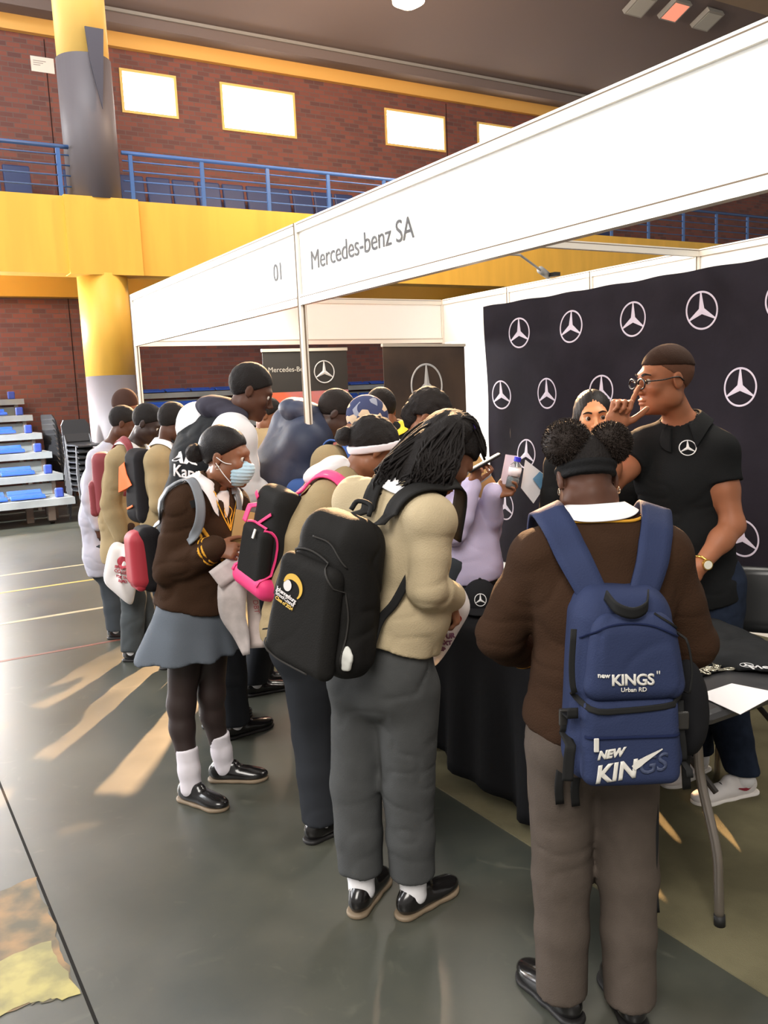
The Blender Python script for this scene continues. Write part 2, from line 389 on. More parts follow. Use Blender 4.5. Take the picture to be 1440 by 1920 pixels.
def head_prims(S, J, face=True, male=False):
    A = haxes(J); k = J.get('hs', 1.)*(.5+.5*J['s'])
    E = lambda c, r, kk=.02: S.u(p_ell(hloc(J, *c), np.array(r)*k, A), kk)
    E((0,-.018,.038), (.074,.094,.088)); E((0,.03,-.028), (.061,.062,.086), .03); E((0,.042,-.082), (.044,.045,.032), .03)
    E((0,.078,-.1), (.019,.018,.016), .02); E((0,.074,.026), (.048,.02,.016), .02)
    for sg in (-1,1): E((sg*.04,.062,-.022), (.022,.022,.02), .02); E((sg*.055,.0,-.06), (.02,.035,.03), .03)
    for sg in (-1,1): S.sub(p_ell(hloc(J, sg*.031,.1,.004), np.array((.019,.017,.012))*k, A), .012)
    S.u(p_cone(hloc(J,0,.086,.012), hloc(J,0,.112,-.03), .007*k, .0105*k), .012)
    for sg in (-1,1): E((sg*.013,.1,-.036), (.0105,.012,.008), .006)
    E((0,.091,-.062), (.024,.012,.0065), .005); E((0,.089,-.075), (.021,.012,.0075), .004)
    for sg in (-1,1):
        E((sg*.077,-.012,-.002), (.008,.019,.031), .006); S.sub(p_ell(hloc(J, sg*.087,-.007,.0), np.array((.006,.011,.019))*k, A), .004)
def torso(S, J, off=0., loose=0., k=.05, pelvis=True, arms=None, bulk=1., hemlen=.10):
    s = J['s']; up_body(J); u = J['cu']; sd = J['sdc']; ps = nz(J['sd']); W = lambda w, d: ((w*s*bulk+off), (d*s*bulk+off))
    pel, wst, ch, nk = J['pel'], J['waist'], J['chest'], J['neck']; cf = J['cf']
    uc = nz(nk-ch)
    if pelvis:
        S.u(p_sec(pel-nz(wst-pel)*hemlen*s, pel, W(.150+loose*.3,.105+loose), W(.158+loose*.3,.115+loose), ps), k)
    S.u(p_sec(pel, wst, W(.158,.112+loose), W(.128+loose,.095+loose), ps), k)
    S.u(p_sec(wst, ch, W(.128+loose,.095+loose), W(.152,.112), sd), k)
    top = nk - uc*.075*s; S.u(p_sec(ch, top, W(.152,.112), W(.150,.085), sd), k)
    S.u(p_sec(top, nk-uc*.01, W(.13,.07), W(.062,.055), sd), k)
    for X in 'LR':
        S.u(p_cone(nk-uc*.012, J['sh'+X]+uc*.012, .048*s*bulk+off, .052*s*bulk+off), .04)
        S.u(p_cone(ch+(J['sh'+X]-nk)*.55+uc*.03, J['sh'+X], .07*s*bulk+off, .055*s*bulk+off), .05)
def arm(S, J, X, r=(.052,.040,.027), off=0., t0=0., t1=1., k=.03, fl=None):
    s = J['s']; sh, e, wr = J['sh'+X], J['elb'+X], J['wr'+X]; m1 = .5*(sh+e)
    S.u(p_cone(sh, m1, r[0]*s+off, (r[0]*.52+r[1]*.48)*s+off), k); S.u(p_cone(m1, e, (r[0]*.52+r[1]*.48)*s+off, r[1]*s+off), k)
    fm = e+(wr-e)*.35; end = e+(wr-e)*t1
    if t1 > .35: S.u(p_cone(e, fm, r[1]*s+off, r[1]*1.02*s+off), k); S.u(p_cone(fm, end, r[1]*1.02*s+off, (r[1]+(r[2]-r[1])*t1)*s+off), k)
def hand(S, J, X, d, n, curl=(30,30,30,30), thumb=(25, 20), spread=6., sc=1.):
    """d fingers' direction, n back-of-hand normal; curl: bend per knuckle for index..little"""
    s = J['s']*sc; wr = J['wr'+X]; d = nz(d); n = nz(np.array(n) - d*(np.array(n)@d)); x = np.cross(d, n); t = -x if X == 'R' else x
    kn = [wr + d*.088*s*q + t*o*s for o, q in ((.030,.98), (.010,1.03), (-.010,1.0), (-.029,.92))]
    S.u(p_sec(wr, wr+d*.03*s, (.026*s,.019*s), (.034*s,.0165*s), t), .015)
    S.u(p_sec(wr+d*.03*s, wr+d*.082*s, (.034*s,.0165*s), (.037*s,.0135*s), t), .015)
    S.u(p_ell(wr+d*.03*s+t*.022*s-n*.008*s, np.array((.018,.028,.016))*s, np.stack([t, d, n])), .012)
    L = (.070,.078,.073,.057); tips = []
    for i in range(4):
        p = kn[i]; c = curl[i] if not np.isscalar(curl) else curl; c = c if isinstance(c, (tuple, list)) else (c, c*1.15, c*.7)
        dd = nz(d + t*math.tan(math.radians(spread*(1.5-i)*.6))); S.u(p_cone(wr+d*.03*s+t*(.018-.012*i)*s, p, .0115*s, .0098*s), .008)
        ax = nz(np.cross(dd, n)); r0 = (.0088,.0092,.0088,.0078)[i]*s
        for j, q in enumerate((.46,.30,.24)):
            dd = rotv(dd, ax, -c[j]); e = p + dd*L[i]*q*s; S.u(p_cone(p, e, r0*(1-.08*j), r0*(1-.08*(j+1))), .003); p = e
        tips.append(p)
    p = wr + d*.022*s + t*.024*s; dd = nz(t*.75 + d*.75 - n*math.tan(math.radians(thumb[0]))*.6); ax = nz(np.cross(dd, n) + d*.2)
    for j, (q, r0, r1) in enumerate(((.040,.0135,.011), (.032,.011,.0098), (.026,.0098,.0078))):
        e = p + dd*q*s; S.u(p_cone(p, e, r0*s, r1*s), .006 if j == 0 else .003); p = e; dd = nz(dd + d*math.sin(math.radians(thumb[1])) - n*math.sin(math.radians(thumb[1]))*.5)
    J['tips'+X] = tips; J['thumb'+X] = p; J['palm'+X] = wr + d*.06*s - n*.02*s
def leg(S, J, X, r=(.085,.056,.045,.034), off=0., z1=None, k=.03):
    s = J['s']; h, kn, a = J['hip'+X], J['knee'+X], J['ank'+X]; cm = kn+(a-kn)*.3 - J['toe'+X]*.012
    if z1 is not None: a = kn + (a-kn)*max(.05, min(1.2, (kn[2]-z1)/(kn[2]-a[2])))
    S.u(p_cone(h, kn, r[0]*s+off, r[1]*s+off), k); S.u(p_cone(kn, cm, r[1]*s+off, r[2]*1.08*s+off), k); S.u(p_cone(cm, a, r[2]*1.08*s+off, r[3]*s+off), k)
def body(J, hands, legs=True, bulk=1., face=True):
    S = SDF(); torso(S, J, 0., bulk=bulk)
    for X in 'LR': arm(S, J, X)
    if legs:
        for X in 'LR':
            leg(S, J, X); a = J['ank'+X]; f = J['toe'+X]; S.u(p_cone(a-np.array([0,0,.03]), a+f*.12-np.array([0,0,.055]), .032, .022), .02)
    S.u(p_cone(J['neck']-J['cu']*.02, hloc(J,0,-.02,-.06), .056*J['s'], .050*J['s']), .025)
    head_prims(S, J)
    for X in 'LR':
        hd = hands.get(X)
        if hd: hand(S, J, X, **hd)
    return S
DEFH = lambda J, X: dict(d=nz(J['wr'+X]-J['elb'+X]), n=nz(J['sd']*(1 if X == 'R' else -1) + np.array([0,0,.3])), curl=(28,30,32,34))
def folds(amp, f=(9,9,16), seed=0, A=None):
    def fn(P):
        Q = P if A is None else P @ A.T
        w_ = noise3(Q, 5., seed+7); Q2 = Q + np.stack([w_, -w_, w_*.6], 1)*.05
        a = noise3(Q, f, seed); b = noise3(Q2, np.array(f)*1.25, seed+3); c = noise3(Q, 4.5, seed+9)
        rid = np.clip(1-np.abs(b)*3.2, 0, 1)**1.6 * np.clip(.45+c, 0, 1); return amp*(a*.28 + rid*1.0)
    return fn
def eyes(J, par, iris=(40,25,15), look=(0,0)):
    org = np.array(par.location); k = J.get('hs', 1.)*(.5+.5*J['s'])
    for sg in (-1,1):
        c = hloc(J, sg*.031, .0765, .003); mb = MB(org); r = .0125*k; rings = []
        d = nz(J['hf'] + J['hr']*look[0] + J['hu']*look[1]); a = nz(np.cross(d, J['hu'])); b = np.cross(a, d)
        for ph in (0, 12, 22, 45, 70, 90): rings.append([c + r*(d*math.cos(math.radians(ph)) + math.sin(math.radians(max(ph,.5)))*(a*math.cos(q*math.pi/8)+b*math.sin(q*math.pi/8))) for q in range(16)])
        o = mb.rings(rings).build('eye', [M('eye_white', (186,176,166), .3), M('iris_dark', iris, .2)], par, True)
        for p in o.data.polygons:
            if ((Vector(p.center) + Vector(org)) - Vector(c)).normalized().dot(Vector(d)) > .78: p.material_index = 1
def collar(J, S, mat, par, name='collar', gap=30., r=.064, drop=.035, tip=.045, h=.04, lift=.0, k2=1.):
    s = J['s']; n0 = J['neck']; ax = nz(.5*nz((J['head']-J['hu']*.05) - n0) + .5*J['cu']); sd = nz(J['sdc'] - ax*(J['sdc']@ax)); fw = np.cross(ax, sd); c = n0 + ax*(.0+lift) + fw*.008; rings = []
    N = 72
    for i in range(N+1):
        th = math.radians(gap + (360-2*gap)*i/N); df = math.exp(-((min(th, 2*math.pi-th)-math.radians(gap))/math.radians(28))**2)
        dirv = fw*math.cos(th)*1.02 + sd*math.sin(th)*1.05; hh = h*(1-.45*df)
        pr = [(r, -.02), (r, hh-.006), (r+.003, hh), (r+.009, hh-.004), (r+.014+drop*.6, hh-.026-.25*drop-tip*.4*df), (r+.016+drop, hh-.040-drop*.3-tip*df), (r+.014+drop, hh-.044-drop*.3-tip*df), (r+.01, hh-.014)]
        rings.append([c + dirv*q*s + ax*z_*s for q, z_ in pr])
    P = np.array(rings); sh = P.shape; Q = P.reshape(-1,3).copy(); m = np.zeros(sh[:2], bool); m[:,3:7] = True; m = m.ravel(); Q[m] = stick(S, Q[m], .011, 6, only_out=True)
    P = Q.reshape(sh)
    for _ in range(6): P[1:-1,3:7] = .5*P[1:-1,3:7] + .25*(P[:-2,3:7]+P[2:,3:7])
    org = np.array(par.location); mb = MB(org); mb.rings([list(p) for p in P]); return mb.build(name, mat, par, True)
def shoe(J, X, mat, par, sole=None, L=.27, kind='school'):
    s = J['s']; a = J['ank'+X]; f = nz(J['toe'+X]); sd = np.array([f[1], -f[0], 0.]); z = np.array([0,0,1.]); b = np.array([a[0], a[1], 0.]) - f*.065; A = np.stack([sd, f, z]); L *= s
    S = SDF()
    P = lambda y, h: b + f*y*L + z*h
    S.u(p_ell(P(.16,.045), (.036,.05,.045), A), .02); S.u(p_ell(P(.45,.035), (.040,.085,.036), A), .03); S.u(p_ell(P(.76,.028), (.045,.07,.028), A), .03)
    S.u(p_cone(P(.2,.07), P(.42,.07), .034, .028), .02); S.cut(P(0,.010), -z, .002); S.cut(a + z*.012, z, .004)
    S.sub(p_cone(a+z*.0, a+z*.08, .028, .032), .006)
    o = sdf_obj('shoe', S, mat, .006, par)
    T = SDF(); T.u(p_sec(P(.1,.01), P(.45,.01), (.040,.040), (.040,.040), sd), .02); T.u(p_sec(P(.45,.01), P(.78,.01), (.040,.040), (.048,.04), sd), .02); T.u(p_ell(P(.78,.01), (.048,.064,.03), A), .02)
    T.cut(P(0,.016), z, .001); T.cut(P(0,0.0), -z, .001)
    sd_o = sdf_obj('sole', T, sole or M('black_sole', (24,22,22), .6), .005, par); sd_o.parent = o
    mb = MB(par.location)
    for q in range(4):
        c = P(.40+.075*q, .092-.013*q); mb.tube(crom([c-sd*.018-z*.004, c+z*.004, c+sd*.018-z*.004], 6), .0022, 6)
    lc = mb.build('shoelaces', M('lace_black', (18,18,18), .7), par); lc.parent = o
    return o
def sock(J, X, mat, par, z1=.22, r=.038):
    a = J['ank'+X]; k = J['knee'+X]; s = J['s']; top = a + (k-a)*((z1-a[2])/(k[2]-a[2])); S = SDF()
    S.u(p_cone(a-np.array([0,0,.02]), a+(top-a)*.4, r*s, r*s*.98), .02); S.u(p_cone(a+(top-a)*.4, top+(k-a)*.03, r*s*.98, r*s*1.06), .02); S.cut(top, nz(k-a), .003)
    S.disp = folds(.002, (14,14,40), 5); return sdf_obj('sock', S, mat, .007, par)
def trousers(J, mat, par, z1=.10, off=.012, r=(.092,.070,.064,.062), h=.009, name='trousers', top=.10, fold=.006, seed=1, bulk=1.):
    s = J['s']; S = SDF(); up_body(J); ps = nz(J['sd']); pel = J['pel']; u = nz(J['waist']-pel)
    S.u(p_sec(pel, pel+u*top*s, (.158*s*bulk+off,.113*s*bulk+off), (.138*s*bulk+off,.10*s*bulk+off), ps), .05)
    S.u(p_sec(pel-u*.09*s, pel, (.150*s*bulk+off,.113*s*bulk+off), (.158*s*bulk+off,.118*s*bulk+off), ps), .05)
    for X in 'LR':
        S.u(p_ell(J['hip'+X]-J['fw']*.045*s+np.array([0,0,.02]), np.array((.085,.085,.10))*s*bulk), .05)
        hp, kn, a = J['hip'+X], J['knee'+X], J['ank'+X]; mid = .5*(kn+a); end = kn+(a-kn)*(kn[2]-z1+.03)/(kn[2]-a[2])
        S.u(p_cone(hp, kn, r[0]*s+off, r[1]*s+off), .03); S.u(p_cone(kn, mid, r[1]*s+off, r[2]*s+off), .02); S.u(p_cone(mid, end, r[2]*s+off, r[3]*s+off), .02)
    S.cut((0,0,z1), (0,0,-1)); S.cut(pel+u*top*s, u)
    S.disp = folds(fold, (7,7,13), seed); J['Strou'] = S
    return sdf_obj(name, S, mat, h, par)
def tee(J, mat, par, off=.016, loose=.02, sleeve=1., arm_r=(.062,.050,.036), hem=.05, h=.009, name='sweater', fold=.005, seed=2, neck_open=.058, vneck=0., bulk=1., armk=.014):
    S = SDF(); torso(S, J, off, loose, bulk=bulk)
    s = J['s']
    for X in 'LR':
        if sleeve > .34: arm(S, J, X, arm_r, off*.7, k=armk)
        else:
            a_, e_ = J['sh'+X], J['elb'+X]; q = a_+(e_-a_)*.42; S.u(p_ccone(a_, a_+(e_-a_)*.9, arm_r[0]*s+off*.5, arm_r[1]*s+off*1.1, q, e_-a_), armk)
    S.cut(J['pel']-nz(J['waist']-J['pel'])*hem*s, -nz(J['waist']-J['pel']))
    ax = nz((J['head']-J['hu']*.05)-J['neck']); S.sub(p_cone(J['neck']-ax*.01, J['neck']+ax*.12, neck_open*s, neck_open*s*1.1), .006)
    if vneck:
        c = J['cf']; S.sub(p_cone(J['neck']-J['cu']*.02*s+c*.06*s, J['neck']-J['cu']*vneck*s+c*.14*s, .045*s, .006), .004)
    S.disp = folds(fold, (8,8,14), seed); J['Stop'] = S
    return sdf_obj(name, S, mat, h, par)
def band(S, par, mat, name, p, n, w, h, off=.003, r=.07):
    """a stripe of S between two parallel planes"""
    T = SDF(); n = nz(n); lo = np.array(p)-r; hi = np.array(p)+r; T.ops = list(S.ops); T.disp = S.disp; T.cut(np.array(p)+n*w*.5, n, .001); T.cut(np.array(p)-n*w*.5, -n, .001)
    return sdf_obj(name, T, mat, h, par, off, clip=(lo, hi))
def hair_cap(J, mat, par, th=.007, front=(.082,.070), back=(-.07,-.055), amp=.002, f=60, h=.006, name='hair', extra=None, scale=(1,1,1), side=0.):
    S = SDF(); A = haxes(J); k = J.get('hs', 1.)*(.5+.5*J['s'])
    S.u(p_ell(hloc(J, 0,-.018,.038), (np.array((.074,.094,.088))+th)*k*np.array(scale), A)); 
    dy, dz = front[0]-back[0], front[1]-back[1]; n = J['hf']*dz - J['hu']*dy
    S.cut(hloc(J, 0, front[0], front[1]), n, .006)
    if extra: extra(S, A, k)
    S.disp = lambda P: amp*noise3(P, f, 4); return sdf_obj(name, S, mat, h, par)
def backpack(J, name, label, par_org, size, mats, drop=.0, tilt=0., shift=0., deep=.0, group=None, center=None, axes=None, h=.007, pocket=True, strap_mat=None, strap_w=.06, straps=True, taper=.12, out=.02, tilt2=0.):
    W, D, Hh = size; up_body(J); u = rotv(J['cu'], J['cf'], tilt); n = -J['cf']; sd = np.cross(u, n); sd = -sd
    if tilt2: u = rotv(u, J['sdc'], tilt2); n = rotv(n, J['sdc'], tilt2)
    if axes is not None: sd, n, u = [nz(q) for q in axes]
    c = J['chest'] + n*(.115*J['s']+D/2+out) + u*(.06-drop) + J['sdc']*shift if center is None else np.array(center, float)
    root = thing(name, c - u*Hh/2, label, 'backpack', group); A = np.stack([sd, n, u]); loc = lambda x, y, z: c + sd*x + n*y + u*z
    S = SDF(); S.u(p_box(c, (W/2, D/2, Hh/2), A, min(D, W)*.42, taper)); S.disp = folds(.006, (9,9,9), 8)
    body_o = sdf_obj('bag_body', S, mats[0], h, root); T = None
    if pocket:
        T = SDF(); T.u(p_box(loc(0, D*.5, -Hh*.2), (W*.40, D*.22, Hh*.27), A, D*.2, .08)); T.disp = folds(.004, (11,11,11), 9); sdf_obj('front_pocket', T, mats[1], h, root)
    if straps:
        sm = strap_mat or mats[0]; G = J['Stop']
        for X, sg in (('L',-1), ('R',1)):
            shp = J['neck'] + (J['sh'+X]-J['neck'])*.62; st = loc(sg*W*.16*np.sign(sd@J['sdc']), -D*.45, Hh*.42)
            pts = [st, .45*st+.55*(shp+u*.05)+n*.06, shp+u*.06, shp+J['cf']*.09-u*.02, J['chest']+J['sdc']*sg*.115*J['s']+J['cf']*.13, J['chest']-u*.10+J['sdc']*sg*.16*J['s']+J['cf']*.04, loc(sg*W*.42*np.sign(sd@J['sdc']), -D*.35, -Hh*.32)]
            mb = ribbon(pts, strap_w, S=G, off=.010, th=.008, n=40, push=True, o=tuple(root.location)); mb.build('shoulder_strap', sm, root, True)
    return root, S, loc, A, c, T
def tinyears(J, par):
    for sg in (-1,1):
        c = hloc(J, sg*.084, -.004, -.036); mb = MB(par.location); mb.tube([c + (J['hf']*math.cos(a)+J['hu']*math.sin(a))*.008 for a in np.linspace(0, 2*math.pi, 13)], .0012, 6); mb.build('earring', M('earring_silver', (210,200,185), .25, 1.), par, True)
def tube_strands(paths, name, mat, par, r0=.0035, n=5):
    mb = MB(par.location)
    for p in paths: mb.tube(p, [r0]*(len(p)-1)+[r0*.4], n)
    return mb.build(name, mat, par, True)
# ------------------------------------------------------------------ hall shell
def brick_mat():
    m = bpy.data.materials.new('face_brick'); m.use_nodes = True; nt = m.node_tree; b = nt.nodes['Principled BSDF']; b.inputs['Roughness'].default_value = .8
    tc = nt.nodes.new('ShaderNodeTexCoord'); mp = nt.nodes.new('ShaderNodeMapping'); mp.inputs['Rotation'].default_value = (math.pi/2, 0, 0); nt.links.new(tc.outputs['Object'], mp.inputs[0])
    br = nt.nodes.new('ShaderNodeTexBrick'); br.offset = .5; br.inputs['Color1'].default_value = lin((128,76,64)); br.inputs['Color2'].default_value = lin((84,60,60)); br.inputs['Mortar'].default_value = lin((104,86,80))
    br.inputs['Scale'].default_value = 1.; br.inputs['Mortar Size'].default_value = .008; br.inputs['Brick Width'].default_value = .235; br.inputs['Row Height'].default_value = .086; br.inputs['Bias'].default_value = -.25
    nt.links.new(mp.outputs[0], br.inputs['Vector'])
    n = nt.nodes.new('ShaderNodeTexNoise'); n.inputs['Scale'].default_value = .45; n.inputs['Detail'].default_value = 3; nt.links.new(tc.outputs['Object'], n.inputs['Vector'])
    mx = nt.nodes.new('ShaderNodeMix'); mx.data_type = 'RGBA'; mx.blend_type = 'MULTIPLY'; mx.inputs[7].default_value = (.78, .72, .74, 1); nt.links.new(n.outputs['Fac'], mx.inputs[0]); nt.links.new(br.outputs['Color'], mx.inputs[6]); nt.links.new(mx.outputs[2], b.inputs['Base Color'])
    bp = nt.nodes.new('ShaderNodeBump'); bp.inputs['Strength'].default_value = .4; bp.inputs['Distance'].default_value = .004; bp.invert = True; nt.links.new(br.outputs['Fac'], bp.inputs['Height']); nt.links.new(bp.outputs[0], b.inputs['Normal'])
    return m
BRICK = brick_mat()
YEL = M('yellow_paint', (236,184,74), .5, var=(1.2,.10), scale=(3,3,.4)); YBAND = M('yellow_band_paint', (214,164,86), .5)
LEFTWIN = None
GREYC = M('grey_column_paint', (98,92,95), .55); CEIL = M('ceiling_concrete', (150,132,112), .85, var=(.7,.12)); DARKC = M('dark_ceiling_beam', (112,100,96), .8)
def floor_mat():
    m = bpy.data.materials.new('green_sports_vinyl'); m.use_nodes = True; nt = m.node_tree; b = nt.nodes['Principled BSDF']
    tc = nt.nodes.new('ShaderNodeTexCoord')
    n = nt.nodes.new('ShaderNodeTexNoise'); n.inputs['Scale'].default_value = 1.3; n.inputs['Detail'].default_value = 8; n.inputs['Roughness'].default_value = .65; nt.links.new(tc.outputs['Object'], n.inputs['Vector'])
    cr = nt.nodes.new('ShaderNodeValToRGB'); e = cr.color_ramp.elements; e[0].position = .3; e[0].color = lin((48,53,48)); e[1].position = .72; e[1].color = lin((79,78,67)); nt.links.new(n.outputs['Fac'], cr.inputs[0])
    n2 = nt.nodes.new('ShaderNodeTexNoise'); n2.inputs['Scale'].default_value = 6.; n2.inputs['Detail'].default_value = 10; n2.inputs['Distortion'].default_value = 1.6; nt.links.new(tc.outputs['Object'], n2.inputs['Vector'])
    r2 = nt.nodes.new('ShaderNodeMapRange'); r2.inputs[1].default_value = .62; r2.inputs[2].default_value = .78; r2.inputs[4].default_value = .35; nt.links.new(n2.outputs['Fac'], r2.inputs[0])
    mx = nt.nodes.new('ShaderNodeMix'); mx.data_type = 'RGBA'; mx.inputs[7].default_value = lin((112,110,96)); nt.links.new(r2.outputs[0], mx.inputs[0]); nt.links.new(cr.outputs[0], mx.inputs[6]); nt.links.new(mx.outputs[2], b.inputs['Base Color'])
    r3 = nt.nodes.new('ShaderNodeMapRange'); r3.inputs[3].default_value = .26; r3.inputs[4].default_value = .48; nt.links.new(n.outputs['Fac'], r3.inputs[0]); nt.links.new(r3.outputs[0], b.inputs['Roughness'])
    b.inputs['Specular IOR Level'].default_value = .9
    return m
o = MB().box((-14,-8,-.1), (42,17.4,0)).build('floor', floor_mat()); struct(o)
def carpet_mat():
    m = M('booth_carpet', (112,106,82), .95, var=(2.5,.4), bump=(300,.5)); return m
cp = MB((3.5,3,0)).box((2.0,-1.0,.0), (5.0,7.03,.006)).build('booth_carpet', carpet_mat()); tag(cp, 'olive brown carpet laid on the floor inside the stand', 'carpet')
# sheet seam, worn patch, court lines
LINE = M('court_line_yellow', (196,166,84), .5); LINEW = M('court_line_cream', (176,160,128), .5); LINER = M('court_line_red', (118,70,58), .5)
mb = MB(); mb.box((.394,.5,0), (.404,12.8,.0012)); o = mb.build('trim_seam', M('seam_dark', (30,28,25), .8)); struct(o)
def patch(name, pts, rgb, rgb2, z, sc, lab):
    mb = MB((*pts[0], 0)); n = len(pts); P = []; random.seed(5)
    for i in range(n):
        a = np.array(pts[i]); b = np.array(pts[(i+1) % n])
        for q in range(10):
            w_ = a + (b-a)*q/10.; P.append((w_[0]+random.uniform(-.008,.008), w_[1]+random.uniform(-.008,.008), z))
    mb.add(P, [tuple(range(len(P)))]); o = mb.build(name, M(name+'_mat', rgb, .6, var=(sc,.3), rgb2=rgb2)); struct(o); return o
patch('trim_worn_underlay', [(-.6,3.17),(.10,3.19),(.39,3.27),(.39,2.88),(.38,2.50),(.25,2.55),(-.1,2.52),(-.6,2.5)], (150,118,78), (88,82,64), .0015, 6., '')
patch('trim_worn_underlay_pale', [(-.6,2.79),(.1,2.80),(.36,2.83),(.385,2.5),(.25,2.55),(-.1,2.52),(-.6,2.5)], (172,160,98), (132,126,84), .0022, 9., '')
for y, m_, wd in ((9.7,LINEW,.06), (8.78,LINE,.05), (7.48,LINEW,.06), (6.35,LINER,.04)):
    o = MB((0,y,0)).box((-12,y-wd/2,0), (2.0 if y < 7 else 20,y+wd/2,.0012)).build('trim_court_line', m_); struct(o)
# far wall with window openings
WY = 17.3
wins = []
for (u0,v0,u1,v1) in ((205,108,326,208), (409,146,549,236), (716,194,829,272), (881,220,1000,300)):
    a = onY(u0, v0, WY); b = onY(u1, v1, WY); wins.append((a[0], b[0], b[2], a[2]))
x0w = wins[0]; wins = [(5.02,6.12,7.2,8.0), (7.02,8.68,7.1,8.02), (10.9,12.55,7.2,8.0), (13.5,15.3,7.2,8.0), (16.6,18.4,7.2,8.0), (-1.6,1.0,5.2,8.0), (-6,-3,5.2,8.0)]
lowwin = (-7.5,1.6,2.05,3.6)
xs = sorted(wins)
mb = MB((0,WY,0)); mb.box((-14,WY,0), (42,WY+.3,lowwin[2])); mb.box((-14,WY,lowwin[3]), (42,WY+.3,5.2)); mb.box((-14,WY,lowwin[2]), (lowwin[0],WY+.3,lowwin[3])); mb.box((lowwin[1],WY,lowwin[2]), (42,WY+.3,lowwin[3])); mb.box((-14,WY,8.02), (42,WY+.3,8.36)); px = -14
for (a, b, z0, z1) in xs:
    mb.box((px,WY,5.2), (a,WY+.3,8.02)); px = b
    if z0 > 5.21: mb.box((a,WY,5.2), (b,WY+.3,z0))
    if z1 < 8.01: mb.box((a,WY,z1), (b,WY+.3,8.02))
mb.box((px,WY,5.2), (42,WY+.3,8.02)); o = mb.build('wall_far', BRICK); struct(o)
glow = M('daylight_pane', (255,255,255), .5, emit=((.90,.95,1.0), 14.)); fr = M('window_frame_yellow', (226,190,110), .5)
for i, (a, b, z0, z1) in enumerate(xs+[lowwin]):
    o = MB(((a+b)/2,WY,z0)).box((a,WY+.2,z0), (b,WY+.22,z1)).build('window_%d' % (i+1), glow if i < len(xs) else M('daylight_pane_low', (255,255,255), .5, emit=((.97,.98,1.0), 50))); struct(o)
    f = MB(((a+b)/2,WY,z0)); t = .05
    f.box((a+t,WY-.03,z1-t), (b-t,WY+.19,z1-.001)); f.box((b-t,WY-.03,z0+.001), (b-.001,WY+.19,z1-.001)); f.box((a+.001,WY-.03,z0+.001), (a+t,WY+.19,z1-.001)); f.box((a+t,WY-.03,z0+.001), (b-t,WY+.19,z0+t))
    f = f.build('window_frame', fr); struct(f); f.parent = o; f.location = (0,0,0)
for x in (2.72, 4.05, 13.6):
    pass
o = MB((0,WY,0)); o.box((3.7,WY-.006,0), (3.715,WY,8.3)); o.box((12.6,WY-.006,0), (12.615,WY,8.3)); struct(o.build('trim_wall_joint', M('joint_dark', (45,32,30), .9)))
# band, ledge, roof
struct(MB((0,WY,8.36)).box((-14,WY-.12,8.34), (42,WY+.3,8.60)).build('trim_yellow_band', YBAND))
struct(MB((0,WY,8.7)).box((-14,WY-.5,8.60), (42,WY+.3,8.78)).build('trim_dark_beam', DARKC)); struct(MB((0,WY,8.8)).box((-14,WY-.55,8.78), (42,WY-.25,8.84)).build('trim_grey_ledge', M('grey_ledge', (140,136,130), .7)))
mb = MB((0,10,9)); mb.add([(-14,WY-.3,8.8),(42,WY-.3,8.8),(42,13.6,10.0),(-14,13.6,10.0)], [(0,1,2,3)]); mb.add([(-14,WY-.3,9.1),(42,WY-.3,9.1),(42,13.6,10.3),(-14,13.6,10.3)], [(3,2,1,0)]); struct(mb.build('ceiling_eave', DARKC))
mb = MB((0,10,9)); mb.add([(-14,13.6,10.0),(42,13.6,10.0),(42,8.2,12.2),(-14,8.2,12.2)], [(0,1,2,3)]); mb.add([(-14,13.6,10.3),(42,13.6,10.3),(42,8.2,12.5),(-14,8.2,12.5)], [(3,2,1,0)]); struct(mb.build('ceiling', CEIL))
# roof lamps near the top of the picture
def on_roof(u, v):
    d = ray(u, v); p0 = np.array([0,13.6,10.0]); n = nz(np.cross([1,0,0], [0,-5.4,2.2])); t = ((p0-CAM)@n)/(d@n); return CAM + d*t
for k, (u, v) in enumerate(((1200,-2), (1265,8), (1326,26))):
    p = on_roof(u, v) - np.array([0,0,.12]); t = thing('roof_lamp', p, ['grey square lamp under the roof, leftmost of three','square lamp under the roof glowing reddish, middle of three','grey square lamp under the roof, lowest and rightmost of three'][k], 'lamp', 'square roof lamps')
    MB(p).obox(p, (.26,0,0), (0,.24,-.10), (0,.03,.05)).build('lamp_housing', M('lamp_housing_grey', (150,146,138), .5), t)
    MB(p).obox(p-np.array([0,.02,.055]), (.22,0,0), (0,.2,-.083), (0,.002,.004)).build('lamp_glass', M('lamp_glass_red', (220,120,100), .4, emit=((1,.35,.22), .7)) if k == 1 else M('lamp_glass_off', (178,176,166), .3), t)
p = np.array(onY(766, 4, 12.0)); t = thing('hall_lamp', p, 'bright warm floodlight hanging from the roof at the top edge', 'lamp')
MB(p).tube([p+np.array([0,0,.35]), p+np.array([0,0,.14])], [.10,.30], 24).build('lamp_shade', M('lamp_shade_metal', (190,180,160), .4), t, True)
MB(p).tube([p+np.array([0,0,.16]), p+np.array([0,0,.0]), p-np.array([0,0,.08])], [.27,.25,.10], 24).build('bulb_lens', M('lamp_lit', (255,235,205), .5, emit=((1,.78,.55), 22)), t, True)
ll = bpy.data.lights.new('hall_lamp_light', 'POINT'); ll.energy = 900; ll.color = (1,.72,.5); ll.shadow_soft_size = .2; lo_ = bpy.data.objects.new('hall_lamp_light', ll); col.objects.link(lo_); lo_.location = p-np.array([0,0,.35])
MB(p).tube([p+np.array([0,0,.35]), p+np.array([0,0,3.0])], .015, 6).build('hanging_rod', M('lamp_rod', (60,60,60), .5), t)
